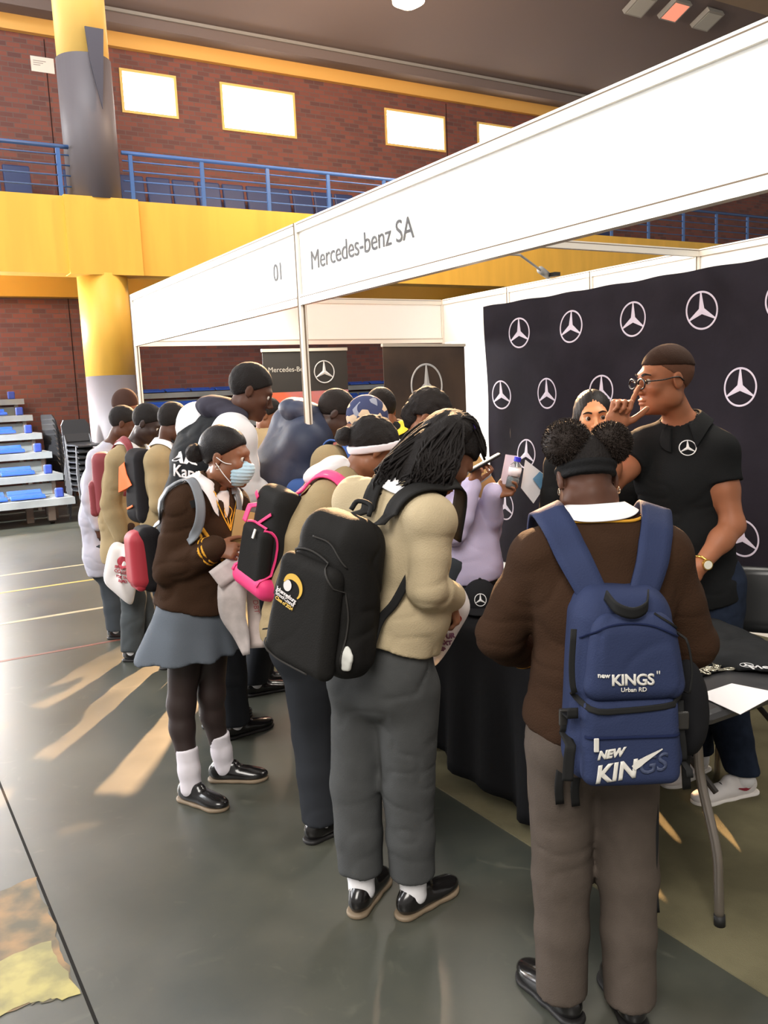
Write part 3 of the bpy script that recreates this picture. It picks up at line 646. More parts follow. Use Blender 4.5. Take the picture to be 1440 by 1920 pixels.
# gallery
PY = 14.0
struct(MB((0,PY,4)).box((-14,PY+.05,3.72), (42,PY+.45,4.86)).build('trim_gallery_beam', YEL))
struct(MB((0,PY,4)).box((-14,PY+.45,4.55), (42,WY,4.80)).build('floor_gallery', M('gallery_slab', (205,205,212), .7)))
struct(MB((0,WY,3.8)).box((-14,WY-.25,3.72), (42,WY,4.12)).build('trim_wall_beam', M('yellow_dull', (196,142,40), .6)))
soff = M('soffit_white', (225,226,232), .7)
struct(MB((0,16,4.2)).box((-14,PY+.5,4.5), (42,WY,4.545)).build('ceiling_gallery', soff))
for k, x in enumerate((1.0, 6.9, 11.2)):
    tt = thing('batten_light', (x,15.6,4.44), ['long fluorescent batten under the gallery left of the yellow column','long fluorescent batten under the gallery behind the sign board','long fluorescent batten under the gallery above the banner stands'][k], 'lamp', 'gallery batten lights')
    MB((x,15.6,4.44)).box((x-1.4,15.5,4.44), (x+1.4,15.7,4.498)).build('batten_body', M('batten_white', (235,235,235), .4), tt); MB((x,15.6,4.44)).cyl((x-1.35,15.6,4.41), (x+1.35,15.6,4.41), .02, n=12).build('light_tube', M('tube_lit', (255,255,255), .4, emit=((.95,.97,1), 14)), tt)
# column
cx, cy, cr_ = 3.63, 14.36, .385
mb = MB((cx,cy,0)); mb.cyl((cx,cy,0), (cx,cy,2.17), cr_, n=40); struct(mb.build('trim_column_base', GREYC, None, True))
struct(MB((cx,cy,0)).cyl((cx,cy,2.17), (cx,cy,3.74), cr_, n=40).build('trim_column_yellow', YEL, None, True))
struct(MB((cx,cy,0)).box((cx-.56,PY-.02,3.71), (cx+.56,PY+.3,4.87)).build('trim_column_capital', YEL))
struct(MB((cx,cy,0)).cyl((cx,cy,4.86), (cx,cy,6.95), cr_+.02, n=40).build('trim_column_grey', GREYC, None, True)); struct(MB((cx,cy,0)).cyl((cx,cy,6.95), (cx,cy,9.9), cr_, n=40).build('trim_column_top', M('yellow_pale', (232,192,104), .5), None, True))
mb = MB((cx,cy,7)); A_ = [onY(158,50,PY-.08), onY(193,56,PY-.08), onY(193,130,PY-.08), onY(192,205,PY-.08), onY(168,115,PY-.08)]
mb.add([p for p in A_] + [p-np.array([0,.03,0]) for p in A_], [(0,4,3,2,1), (5,6,7,8,9), (0,1,6,5), (1,2,7,6), (2,3,8,7), (3,4,9,8), (4,0,5,9)]); o = mb.build('wrap_flap', M('flap_dark', (70,68,78), .6)); tag(o, 'loose dark flap of sheeting on the column near its top', 'sheet')
o = MB((3.6,WY,7.8)).box((3.44,WY-.02,7.72), (3.84,WY,7.98)); o = o.build('wall_notice', M('notice_white', (222,215,205), .6)); tag(o, 'small white notice high on the brick wall at upper left', 'notice')
mb = MB((3.6,WY,7.8))
for q in range(3): mb.box((3.48,WY-.023,7.90-.035*q), (3.70-.05*q,WY-.02,7.912-.035*q))
pp_ = mb.build('print_lines', M('print_grey', (150,140,135), .6), o); pp_.location = (0,0,0)
# gallery rail
BLUE = M('rail_blue', (70,104,158), .4); 
def rail(x0, x1, lab):
    t = thing('gallery_railing', ((x0+x1)/2,PY+.15,4.86), lab, 'railing', 'blue gallery railings'); org = t.location; y = PY+.15
    MB(org).cyl((x0,y,5.60), (x1,y,5.60), .033, n=12).build('handrail', BLUE, t, True)
    for z in (5.02,5.18,5.33,5.48): MB(org).cyl((x0,y,z), (x1,y,z), .012, n=8).build('rail_bar', BLUE, t, True)
    return t
def posts(t, xs):
    for x in xs: MB(t.location).box((x-.03,PY+.13,4.86), (x+.03,PY+.17,5.60)).build('rail_post', BLUE, t)
t = rail(-2.0, 3.24, 'blue tubular railing on the gallery left of the column'); posts(t, (3.08, 1.9, .7, -.5)); 
t = rail(4.04, 21.6, 'long blue tubular railing on the gallery right of the column'); posts(t, [4.17+1.168*k for k in range(15)])
# gallery seats: row of tip-up seats against the wall
seatm = M('gallery_seat_navy', (38,52,92), .5); seat0 = None
def gal_seat(x, lab):
    t = thing('gallery_seat', (x,16.5,4.8), lab, 'seat', 'navy seats along the gallery wall')
    MB(t.location).obox((x,16.62,5.56), (.225,0,0), (0,.03,0), (0,.06,.34)).build('seat_back', seatm, t, bevel=.05); MB(t.location).obox((x,16.4,5.22), (.21,0,0), (0,.22,0), (0,0,.04)).build('seat_pan', seatm, t, bevel=.03)
    MB(t.location).box((x-.03,16.35,4.8), (x+.03,16.46,5.2)).build('seat_leg', M('seat_leg_grey', (70,72,78), .5), t); return t
random.seed(3); g0 = gal_seat(0, ''); kids = list(g0.children); first = True
for k in range(34):
    x = .4 + .5*k
    if k in (6,): continue
    if first: r = g0; first = False
    else:
        r = g0.copy(); col.objects.link(r)
        for c_ in kids: d = c_.copy(); col.objects.link(d); d.parent = r
    r.location = (x, 16.5+random.uniform(-.02,.02), 4.8); r['label'] = 'dark navy tip-up seat in the row behind the gallery railing'
# ------------------------------------------------------------------ bleachers
DK = M('bleacher_deck', (146,150,150), .45, var=(3,.2)); RS = M('bleacher_riser', (132,138,138), .5, var=(2,.2)); SB = M('seat_blue_plastic', (40,84,176), .22, coat=.4); UND = M('bleacher_steel', (120,108,98), .55)
def bleacher(x0, x1, lab, nseat):
    t = thing('bleacher', ((x0+x1)/2,13.29,0), lab, 'bleacher', 'telescopic bleacher blocks'); O = t.location; zs = [.39,.70,1.01,1.30,1.60,1.89]; cnt = 0
    for k, z in enumerate(zs):
        y = 13.29 + .715*k; dk = MB(O).box((x0,y,z-.035), (x1,min(y+.74,17.24),z)); dk.box((x0,y-.02,z-.10), (x1,y+.01,z-.0)); dk.build('deck', DK, t)
        if k: MB(O).box((x0,y+.10,zs[k-1]), (x1-.12,y+.13,z-.14)).build('riser', RS, t)
        mb = MB(O).box((x1-.24,y+.12,z), (x1-.12,y+.2,z+.14)); mb.build('row_marker', M('marker_blue', (50,70,150), .5), t, bevel=.02)
        for q in range(nseat):
            xs_ = x1-.62-.52*q if x0 < 2 else x0+.32+.52*q
            if xs_ < x0+.2 or xs_ > x1-.2: continue
            S = MB(O); prof = [(-.20,.03),(-.12,.055),(.0,.045),(.12,.06),(.19,.10),(.195,.085),(.12,.035),(0,.02),(-.12,.03),(-.2,.01)]
            S.rings([[(xs_+d, y+.30+p, z+h*1.25) for p, h in prof] for d in (-.24,-.2,0,.2,.24)]); S.build('seat', SB, t, bevel=.008); cnt += 1
    for x in ([x1-.3, x1-1.6] if x0 < 2 else [x0+.3, x0+2, x0+4]):
        mb = MB(O); mb.box((x-.05,13.5,.05), (x+.05,13.6,.36)); mb.build('leg', UND, t); MB(O).box((x-.3,13.85,0), (x-.2,13.95,.36)).build('leg', UND, t); MB(O).tube([(x-.03,13.55,.05), (x+.03,13.55,.05)], .05, 16).build('wheel', M('rubber_dark', (40,34,30), .7), t)
    for k, z in enumerate(zs[1:]): MB(O).box((x1-.16,13.4+.7*(k+1),0), (x1-.10,13.48+.7*(k+1),z-.1)).build('support_post', UND, t)
    return t
bleacher(-3.0, 2.68, 'grey stepped bleacher with blue seats at the left edge', 5)
bleacher(4.75, 11.3, 'grey stepped bleacher with blue seats behind the stand', 12)
# stacks of black chairs between the bleachers and the column
CB = M('chair_black_plastic', (42,42,44), .38); CL = M('chair_leg_grey', (86,86,88), .4, .4)
def small_chair(x, y, z, rz, label):
    t = thing('stacking_chair', (x,y,z), label, 'chair', None); c, s_ = math.cos(rz), math.sin(rz); T = lambda a, b, h: (x+a*c-b*s_, y+a*s_+b*c, z+h)
    mb = MB(t.location); mb.rings([[T(a,b,h) for a, b, h in ((-w_,yb,.44+dz),(w_,yb,.44+dz),(w_,yb,.46+dz),(-w_,yb,.46+dz))] for w_, yb, dz in ((.2,-.22,-.02),(.22,-.15,0),(.22,.1,0),(.2,.2,.02))]); mb.build('seat', CB, t)
    mb = MB(t.location); mb.rings([[T(a,b,h) for a, b, h in ((-w_,yb,hh),(w_,yb,hh),(w_,yb+.02,hh),(-w_,yb+.02,hh))] for w_, yb, hh in ((.19,.2,.5),(.22,.24,.62),(.22,.27,.75),(.17,.29,.83))]); mb.build('backrest', CB, t)
    for a in (-1,1):
        mb = MB(t.location); mb.tube([T(a*.20,-.16,.44), T(a*.25,-.22,0)], .012, 8); mb.build('leg', CL, t); mb = MB(t.location); mb.tube([T(a*.20,.24,.6), T(a*.20,.18,.44), T(a*.25,.24,0)], .012, 8); mb.build('leg', CL, t)
    return t
def stack(x, y, n, rz, first_label, mid_label, top_label, grp):
    base = small_chair(x, y, 0, rz, first_label); base['group'] = grp; kids = list(base.children)
    for k in range(1, n):
        r = base.copy(); col.objects.link(r); r.location = (x, y+.012*k, .085*k); r['label'] = top_label if k == n-1 else mid_label
        for c_ in kids: d = c_.copy(); col.objects.link(d); d.parent = r
stack(2.98, 13.62, 9, .2, 'black stacking chair at the foot of the stack beside the bleacher', 'black stacking chair within the stack beside the bleacher', 'black stacking chair on top of the stack beside the bleacher', 'stacked chairs beside the bleacher')
stack(3.10, 15.6, 10, 1.9, 'black stacking chair at the foot of the stack against the brick wall', 'black stacking chair within the stack against the brick wall', 'black stacking chair topping the stack against the brick wall', 'stacked chairs against the wall')
# ------------------------------------------------------------------ exhibition stand
ALU = M('aluminium_profile', (238,232,220), .35, .15); PANEL = M('white_panel', (244,243,238), .45); GROOVE = M('profile_groove', (120,105,88), .7); INK = M('sign_ink', (34,28,26), .6)
FX, BX, ZT, ZB = 2.0, 5.0, 2.57, 2.17
booth = thing('exhibition_stand', (3.5,3.2,0), 'white shell scheme exhibition stand with lettered fascia boards and open front', 'exhibition stand'); O = booth.location
def post(x, y, z0=0., z1=ZT, g=True):
    mb = MB(O); mb.cyl((x,y,z0), (x,y,z1), .022, n=8); p = mb.build('post', ALU, booth)
    if g:
        mb = MB(O)
        for dx, dy in ((-1,0),(1,0),(0,1),(0,-1)): mb.obox((x+dx*.0215,y+dy*.0215,(z0+z1)/2), (.001+abs(dy)*.003,0,0), (0,.001+abs(dx)*.003,0), (0,0,(z1-z0)/2))
        q = mb.build('post_groove', GROOVE, p)
for y in (7.03, 4.03, 1.03): post(FX, y)
for y in (7.03,6.03,5.03,4.03,3.03,2.03,1.03): post(BX, y)
def railx(a, b, z, hh=.024, name='rail', wid=.018):
    a = np.array(a, float); b = np.array(b, float); d = nz(b-a); s_ = np.array([-d[1], d[0], 0]); c = (a+b)/2 + np.array([0,0,z]); p = MB(O).obox(c, d*np.linalg.norm(b-a)/2, s_*wid, (0,0,hh)).build(name, ALU, booth)
    q = MB(O).obox(c+np.array([0,0,hh*.55]), d*np.linalg.norm(b-a)/2, s_*(wid+.0008), (0,0,.0022)); q.build('rail_groove', GROOVE, p); return p
for (y0, y1) in ((4.05,7.01), (1.05,4.01)):
    railx((FX,y0,0), (FX,y1,0), ZT-.024); railx((FX,y0,0), (FX,y1,0), ZB+.024)
    MB(O).box((FX-.004,y0,ZB+.048), (FX+.004,y1,ZT-.048)).build('fascia_board', PANEL, booth)
railx((FX+.02,7.03,0), (BX-.02,7.03,0), ZT-.02); railx((FX+.02,7.03,0), (BX-.02,7.03,0), ZB+.02); MB(O).box((FX+.02,7.026,ZB+.04), (BX-.02,7.034,ZT-.04)).build('fascia_board', PANEL, booth)
railx((FX+.02,4.03,0), (BX-.02,4.03,0), ZT-.02)
railx((BX,1.0,0), (BX,7.0,0), ZT-.02)
for k in range(6): MB(O).box((BX-.004,1.05+k,.05), (BX+.004,2.01+k,ZT-.04)).build('wall_panel', PANEL, booth)
railx((BX,1.0,0), (BX,7.0,0), .03)
text_mesh('Mercedes-benz SA', .128, (FX-.006,3.90,2.325), (0,-1,0), (0,0,1), 'sign_lettering', INK, booth, O, spacing=.95)
text_mesh('01', .128, (FX-.006,4.34,2.325), (0,-1,0), (0,0,1), 'sign_number', INK, booth, O, spacing=.95)
text_mesh('Mercedes-benz SA', .128, (FX-.006,6.93,2.34), (0,-1,0), (0,0,1), 'sign_lettering', M('sign_ink_glare', (196,190,180), .6), booth, O, spacing=.93)  # dark lettering greyed in its colour to look washed out by glare
# backdrop with printed stars
STARM = M('star_print', (186,176,190), .4); BDM = M('backdrop_fabric', (33,29,36), .75, bump=(30,.25), var=(3,.25))
bd = thing('logo_backdrop', (4.95,4.4,.1), 'black fabric backdrop printed with rows of silver three-pointed stars on the back wall', 'backdrop')
S0 = []; ny, nz_ = 90, 50; y0, y1, z0, z1 = 6.33, 1.6, .12, 2.435
def bdx(y, z): 
    f = .010*math.sin(y*7+z*3) + .014*math.sin(y*2.3-z*4.1) + .01*math.sin((6.3-y)*9-z*6)*math.exp(-(6.3-y)*.9)*(2.4-z)*.5
    return 4.955 + f
mb = MB(bd.location)
for side in (0, .006): 
    b = len(mb.v); mb.v += [tuple(np.array([bdx(y0+(y1-y0)*i/ny + 0*j, z0+(z1-z0)*j/nz_)+side, y0+(y1-y0)*i/ny - (.10*(1-j/nz_)**1.5 if i == 0 else 0), z0+(z1-z0)*j/nz_ + .004*math.sin(i*.7)*(j == nz_)]) - mb.o) for i in range(ny+1) for j in range(nz_+1)]
    for i in range(ny):
        for j in range(nz_): a = b+i*(nz_+1)+j; mb.f.append((a, a+1, a+nz_+2, a+nz_+1) if side else (a, a+nz_+1, a+nz_+2, a+1))
cloth = mb.build('backdrop_cloth', BDM, bd, True); BV = bvh_of(cloth, bd.location)
for zc, ys, in ((2.165, [5.83-.62*k for k in range(7)]), (1.645, [6.115-.612*k for k in range(8)]), (1.13, [5.80-.62*k for k in range(7)]), (.65, [6.08-.612*k for k in range(8)])):
    for yc in ys:
        if yc < 1.75: continue
        star_emblem((4.93,yc,zc), (0,-1,0), (0,0,1), .128, 'printed_star', STARM, bd, bd.location, relief=.0006, surf=BV, off=.002)
# roll-up banners
def banner(ps, name_lab, two):
    (bl, br, zt) = ps; bl = np.array([*bl,0.]); br = np.array([*br,0.]); d = nz(br-bl); n = np.array([d[1], -d[0], 0]); c = (bl+br)/2; t = thing('banner_stand', c, name_lab, 'banner'); hw = np.linalg.norm(br-bl)/2
    MB(c).obox(c+np.array([0,0,.04]), d*hw, n*.08, (0,0,.04)).build('base', ALU, t, bevel=.01); MB(c).cyl(c+np.array([0,0,.08])-n*.02, c+np.array([0,0,zt])-n*.02, .008, n=8).build('pole', ALU, t)
    MB(c).obox(c+np.array([0,0,zt]), d*hw, n*.012, (0,0,.012)).build('top_bar', M('banner_bar', (205,195,180), .4), t)
    P = lambda x, z, off=0.: c + d*x + n*off + np.array([0,0,z])
    if two:
        z1 = zt-.34; MB(c).obox(P(0,(zt+z1)/2), d*hw*.985, n*.002, (0,0,(zt-z1)/2)).build('banner_sheet', M('banner_black', (50,48,46), .5), t)
        MB(c).obox(P(0,(z1+.08)/2), d*hw*.985, n*.002, (0,0,(z1-.08)/2)).build('banner_sheet', M('banner_orange', (214,104,72), .5, rgb2=(150,130,150), var=(1.6,.5)), t)
        star_emblem(P(hw*.42, zt-.185, .006), d, (0,0,1), .095, 'star_emblem', M('star_silver', (205,205,205), .35), t, c); text_mesh('Mercedes-Benz', .058, P(-hw*.88, zt-.175, .005), d, (0,0,1), 'lettering', M('print_pale', (190,188,180), .5), t, c)
    else:
        MB(c).obox(P(0,(zt+.08)/2), d*hw*.985, n*.002, (0,0,(zt-.08)/2)).build('banner_sheet', M('banner_brown_black', (66,58,54), .4, rgb2=(96,80,68), var=(1.5,.5)), t); star_emblem(P(0, zt-.335, .006), d, (0,0,1), .185, 'star_emblem', M('star_silver', (205,205,205), .35), t, c)
    return t
a = atd1 = at(490,661,7.0); b = at(650,651,7.35); banner((a[:2], b[:2], (a[2]+b[2])/2), 'black and orange roll-up banner with a star, behind the crowd left of the brown one', True)
a = at(716,653,7.0); b = at(871,642,7.6); banner((a[:2], b[:2], (a[2]+b[2])/2), 'dark brown roll-up banner with one large star beside the white wall', False)
# arm spotlight on the back wall rail
def spot(y, lab, grp):
    t = thing('arm_spotlight', (5.0,y,2.57), lab, 'lamp', grp); h = np.array([4.62,y+.06,2.74]); b_ = np.array([4.98,y,2.57])
    MB(b_).tube([b_, b_+np.array([0,0,.08]), h], .008, 8).build('lamp_arm', M('lamp_arm_grey', (150,150,150), .4), t); MB(b_).tube([h, h+np.array([-.05,0,-.05]), h+np.array([-.12,0,-.10])], [.022,.035,.045], 16).build('lamp_head', M('lamp_head_grey', (140,140,138), .4), t, True)
    return t
t = thing('arm_spotlight', (5.0,5.5,2.57), 'small grey spotlight on a long thin arm above the backdrop', 'lamp'); q0 = onX(1028,517,4.97); q1 = at(975,478,proj(q0)[2]-.55)
mb = MB(t.location); mb.tube([q0, q0+(q1-q0)*.3], [.028,.03], 14); mb.build('lamp_head', M('lamp_head_grey', (150,150,148), .4), t, True); mb = MB(t.location); mb.tube([q0+(q1-q0)*.25, q1, np.array([q1[0]-.25,q1[1],q1[2]])], .009, 8); mb.build('lamp_arm', M('lamp_arm_grey', (170,170,168), .4), t)
mb = MB(t.location); mb.obox(q0+np.array([0,-.06,-.0]), (.03,0,0), (0,.05,0), (0,0,.015)); mb.build('clamp', M('clamp_black', (40,40,40), .5), t)
# stand lights
for y in (2.4, 4.6, 6.2):
    l = bpy.data.lights.new('stand_light', 'AREA'); l.energy = 22; l.size = .5; l.color = (1,.93,.82); o = bpy.data.objects.new('stand_light', l); col.objects.link(o); o.location = (3.2,y,2.75); o.rotation_euler = (0, math.radians(55), 0)
# ------------------------------------------------------------------ table and what lies on it
TX0, TX1, TY0, TY1, TZ = 2.09, 2.78, 1.64, 3.35, .72
tb = thing('folding_table', ((TX0+TX1)/2,(TY0+TY1)/2,0), 'dark grey plastic folding table with a steel leg beside the blue backpack', 'table'); O = tb.location
mb = MB(O).box((TX0,TY0,TZ-.045), (TX1,TY1,TZ)); mb.build('tabletop', M('table_plastic', (58,58,60), .35), tb, bevel=.022)
STEEL = M('table_leg_steel', (128,120,112), .32, .6)
for X in (TX0+.07, TX1-.07):
    for Y in (TY0+.02, TY1-.02):
        dr = .24 if Y < 2.5 else -.24; lx = X+.03
        pts = crom([(lx,Y+dr*.5+.0,TZ-.05), (lx,Y+dr*.42,.56), (lx,Y+dr*.36,.44), (lx-.02,Y+dr*.05,.25), (lx-.03,Y-dr*.02,.14), (lx-.03,Y-dr*.04,.03)], 22); mb = MB(O).tube(pts, .0155, 14); lg = mb.build('leg', STEEL, tb, True)
        MB(O).cyl((lx-.03,Y-dr*.045,0), (lx-.03,Y-dr*.04,.04), .018, n=14).build('leg_cap', M('rubber_black', (22,22,22), .6), lg, True)
for X in (TX0+.12, TX1-.12):
    MB(O).tube([(X,2.05,TZ-.05), (X+.01,1.86,.52), (X+.02,1.72,.40)], .010, 8).build('brace', M('brace_dark', (48,44,42), .45, .3), tb)
# cloth over the far part, hanging over the aisle side and the far end
CLOTH = M('black_table_cloth', (20,20,22), .85, bump=(40,.2)); tc_ = MB((2.4,2.6,.72)); N = 46
rows = []
for i in range(N+1):
    y = 1.86 + (3.40-1.86)*i/N; r = []
    hemz = .02 + .15*max(0, (y-2.1)/1.3)**1.2 + .01*math.sin(y*17); hemz = max(hemz, .03) + max(0, (2.02-y))*2.6
    for j in range(13):
        x = TX1+.01 - (TX1-TX0+.02)*j/12; r.append((x, y, TZ+.006+.002*math.sin(x*20+y*13)))
    for j in range(1, 15):
        q = j/14.; z = TZ + .004 - (TZ-hemz)*q; r.append((TX0-.012 - .05*q*(.6+.4*math.sin(y*14)) - .02*q*math.sin(y*31), y + .03*q*math.sin(y*9), z))
    rows.append(r)
for r in rows: tc_.v += [tuple(np.array(p)-tc_.o) for p in r]
m_ = len(rows[0])
for i in range(N):
    for j in range(m_-1): a = i*m_+j; tc_.f.append((a, a+1, a+m_+1, a+m_))
b = len(tc_.v); end = rows[-1][:13]
for q in range(12): tc_.v += [tuple(np.array((p[0], 3.40+.05*(q+1)/12*(.6+.4*math.sin(p[0]*22)), TZ-.57*(q+1)/12)) - tc_.o) for p in end]
for q in range(12):
    for j in range(12):
        a = (N*m_+j, N*m_+j+1) if q == 0 else (b+(q-1)*13+j, b+(q-1)*13+j+1); tc_.f.append((a[0], b+q*13+j, b+q*13+j+1, a[1]))
clo = tc_.build('table_cloth', CLOTH, None, True); tag(clo, 'long black cloth draped over the table and hanging into the aisle', 'tablecloth'); sm = clo.modifiers.new('thick', 'SOLIDIFY'); sm.thickness = .003
# blank white sheet where the photographed code card lies
qs = [onZ(1308,1303,TZ+.004), onZ(1372,1282,TZ+.004), onZ(1462,1300,TZ+.004), onZ(1388,1340,TZ+.004)]
cc = sum(qs)/4; mb = MB(cc); mb.add([q for q in qs] + [q+np.array([0,0,.0015]) for q in qs], [(3,2,1,0),(4,5,6,7),(0,1,5,4),(1,2,6,5),(2,3,7,6),(3,0,4,7)]); o = mb.build('paper_sheet', M('paper_white', (236,234,236), .5)); tag(o, 'white square paper card lying at the near end of the table', 'paper')
qs = [onZ(988,1192,.731), onZ(1008,1188,.731), onZ(1012,1204,.731), onZ(992,1206,.731)]; cc = sum(qs)/4; mb = MB(cc); mb.add([q for q in qs] + [q+np.array([0,0,.002]) for q in qs], [(3,2,1,0),(4,5,6,7),(0,1,5,4),(1,2,6,5),(2,3,7,6),(3,0,4,7)]); o = mb.build('leaflet', M('leaflet_paper', (225,215,215), .5)); tag(o, 'small white leaflet on the black cloth left of the brown sweater', 'leaflet')
# black garments heaped on the table
def garment(c, r, lab, seed, cat='clothing', text=False):
    S = SDF(); c = np.array(c, float); S.u(p_ell(c, r), .05); S.u(p_ell(c+np.array([.1,-.16,-.01]), (r[0]*.8,r[1]*.7,r[2]*.8)), .06); S.u(p_ell(c+np.array([-.08,.14,-.01]), (r[0]*.7,r[1]*.7,r[2]*.7)), .06); S.cut((0,0,TZ+.008), (0,0,-1)); S.disp = lambda P: .012*noise3(P, (14,9,14), seed) + .006*noise3(P, 30, seed+1)
    o = sdf_obj('folded_garment', S, M('garment_black', (34,35,36), .85, bump=(60,.3)), .01, None, origin=(c[0],c[1],TZ)); o.location = (c[0],c[1],TZ); tag(o, lab, cat); return o
garment((2.60,2.22,TZ+.02), (.16,.24,.075), 'heap of black folded clothing on the table behind the badge pile', 3)
g2 = garment((2.62,1.86,TZ+.015), (.15,.17,.05), 'black folded shirt with white lettering at the right edge of the table', 7)
gb = bvh_of(g2, g2.location); WP = M('white_print', (205,205,205), .5)
star_emblem(onZ(1400,1247,TZ+.05), nz(np.array([.9,-.5,0])), nz(np.array([.5,.86,0])), .022, 'star_emblem', WP, g2, g2.location, relief=.001, surf=gb)
text_mesh('Mercedes', .05, onZ(1410,1255,TZ+.05), nz(np.array([.86,-.5,0])), nz(np.array([.5,.86,0])), 'lettering', WP, g2, g2.location, surf=gb, bold=.001)
# pin badges / keyrings with cord
BM = M('badge_metal', (196,190,170), .25, .8); random.seed(11)
for k in range(16):
    u = 1296+random.uniform(0,72); v = 1262-(u-1296)*.22+random.uniform(-9,9); p = onZ(u, v, TZ+.012); ang = random.uniform(0, math.pi); mb = MB(p); d = np.array([math.cos(ang), math.sin(ang), 0]); e = np.array([-d[1], d[0], 0])
    mb.tube([p + (d*math.cos(q)*.017 + e*math.sin(q)*.010) + np.array([0,0,.002]) for q in np.linspace(0, 2*math.pi, 15)], .0028, 6); o = mb.build('keyring', BM, None, True); tag(o, 'small silver keyring in the pile on the near end of the table', 'keyring', 'keyrings on the table')
    mb = MB(p); mb.obox(p+d*.028+np.array([0,0,.001]), d*.014, e*.007, (0,0,.0018)); c_ = mb.build('fob', BM, o); c_.location = (0,0,0)
# cap with star
cpc = np.array([2.33,3.06,TZ+.01]); fdir = nz(np.array([-.55,-.72,0])); sdir = np.array([fdir[1], -fdir[0], 0]); S = SDF(); A = np.stack([sdir, fdir, [0,0,1.]])
t = thing('baseball_cap', cpc, 'black baseball cap with a white star emblem on the far end of the table', 'cap'); S.u(p_ell(cpc+np.array([0,0,.02]), (.088,.10,.115), A)); S.cut(cpc, (0,0,-1)); crown = sdf_obj('crown', S, M('cap_black', (24,24,26), .8, bump=(120,.3)), .006, t)
S = SDF(); S.u(p_ell(cpc+fdir*.10+np.array([0,0,.016]), (.078,.09,.010), A), .01); sdf_obj('visor', S, M('cap_black'), .004, t); MB(cpc).cyl(cpc+np.array([0,0,.133]), cpc+np.array([0,0,.141]), .009, .005, 12).build('button', M('cap_black'), t, True)
cb = bvh_of(crown, t.location); ec = onZ(907,1073,.80); star_emblem(cpc+fdir*.11+np.array([0,0,.062]), -sdir, (0,0,1), .027, 'star_emblem', WP, t, t.location, relief=.0012, surf=cb, off=.0015, ringw=.12)
# chair behind the table at the right edge
def plastic_chair(p, rz, label):
    t = thing('plastic_chair', p, label, 'chair'); c, s_ = math.cos(rz), math.sin(rz); T = lambda a, b, h: np.array((p[0]+a*c-b*s_, p[1]+a*s_+b*c, p[2]+h)); BK = M('chair_shell_black', (36,37,38), .28); org = t.location
    mb = MB(org); mb.rings([[T(a*w_,b+.03*(a*a),h) for a in np.linspace(-1,1,9)] + [T(a*w_,b+.03*(a*a)+.02,h) for a in np.linspace(1,-1,9)] for w_, b, h in ((.20,.20,.54),(.23,.215,.60),(.24,.235,.72),(.235,.25,.80),(.20,.26,.835))]); mb.build('backrest', BK, t, True)
    mb = MB(org); mb.rings([[T(a*w_,b,h) for a in np.linspace(-1,1,7)] + [T(a*w_,b,h-.02) for a in np.linspace(1,-1,7)] for w_, b, h in ((.20,-.24,.42),(.23,-.18,.45),(.23,.1,.44),(.2,.2,.46))]); mb.build('seat', BK, t, True)
    ST = M('chair_steel', (150,140,118), .3, .7)
    for a in (-1,1):
        MB(org).tube(crom([T(a*.2,-.2,.42), T(a*.24,-.24,.2), T(a*.25,-.26,0)], 8), .012, 10).build('leg', ST, t, True); MB(org).tube(crom([T(a*.2,.235,.62), T(a*.21,.2,.44), T(a*.24,.24,.2), T(a*.25,.28,0)], 12), .012, 10).build('leg', ST, t, True)
    MB(org).tube(crom([T(-.2,.225,.56), T(0,.235,.565), T(.2,.225,.56)], 8), .010, 8).build('back_rail', ST, t, True); return t
pc_ = at(1462,1085,3.75); plastic_chair(np.array([pc_[0],pc_[1],.0]), math.radians(-52), 'black plastic chair with steel frame behind the table at the right edge')
# ------------------------------------------------------------------ near people
SKIN_D = M('skin_deep', (80,52,40), .55, spec=.25, var=(14,.12)); SKIN_M = M('skin_brown', (128,84,60), .48, spec=.4, var=(14,.10)); SKIN_L = M('skin_light_brown', (152,98,70), .5, spec=.3, var=(14,.08))
HAIR = M('hair_black', (26,22,21), .75, bump=(160,.8), spec=.25); HAIRB = M('hair_brown_black', (36,27,22), .7, bump=(160,.8), spec=.3)
BROWN = M('sweater_brown', (54,37,26), .9, bump=(220,.5), sheen=.12); BEIGE = M('sweater_beige', (176,160,130), .9, bump=(220,.4), sheen=.1); BEIGE_D = M('sweater_beige_dark', (150,132,100), .9, bump=(220,.4), sheen=.1)
GREYT = M('trousers_grey', (82,73,66), .88, bump=(300,.3), var=(20,.08)); GREYT2 = M('trousers_slate', (72,73,73), .88, bump=(300,.3), var=(20,.08)); DARKT = M('trousers_dark', (40,42,46), .88)
WHITE = M('cotton_white', (228,226,228), .75); TRIM = M('trim_orange_yellow', (206,150,52), .7); SHOE = M('shoe_black_leather', (22,20,20), .22, coat=.4); SOLET = M('sole_tan', (120,104,84), .6)
NAVY = M('bag_navy', (44,52,80), .72, bump=(240,.3), sheen=.1); BLACKB = M('bag_black', (32,31,30), .75, bump=(240,.3)); WEB = M('webbing_black', (34,34,34), .7); SILV = M('print_silver', (208,204,196), .4)

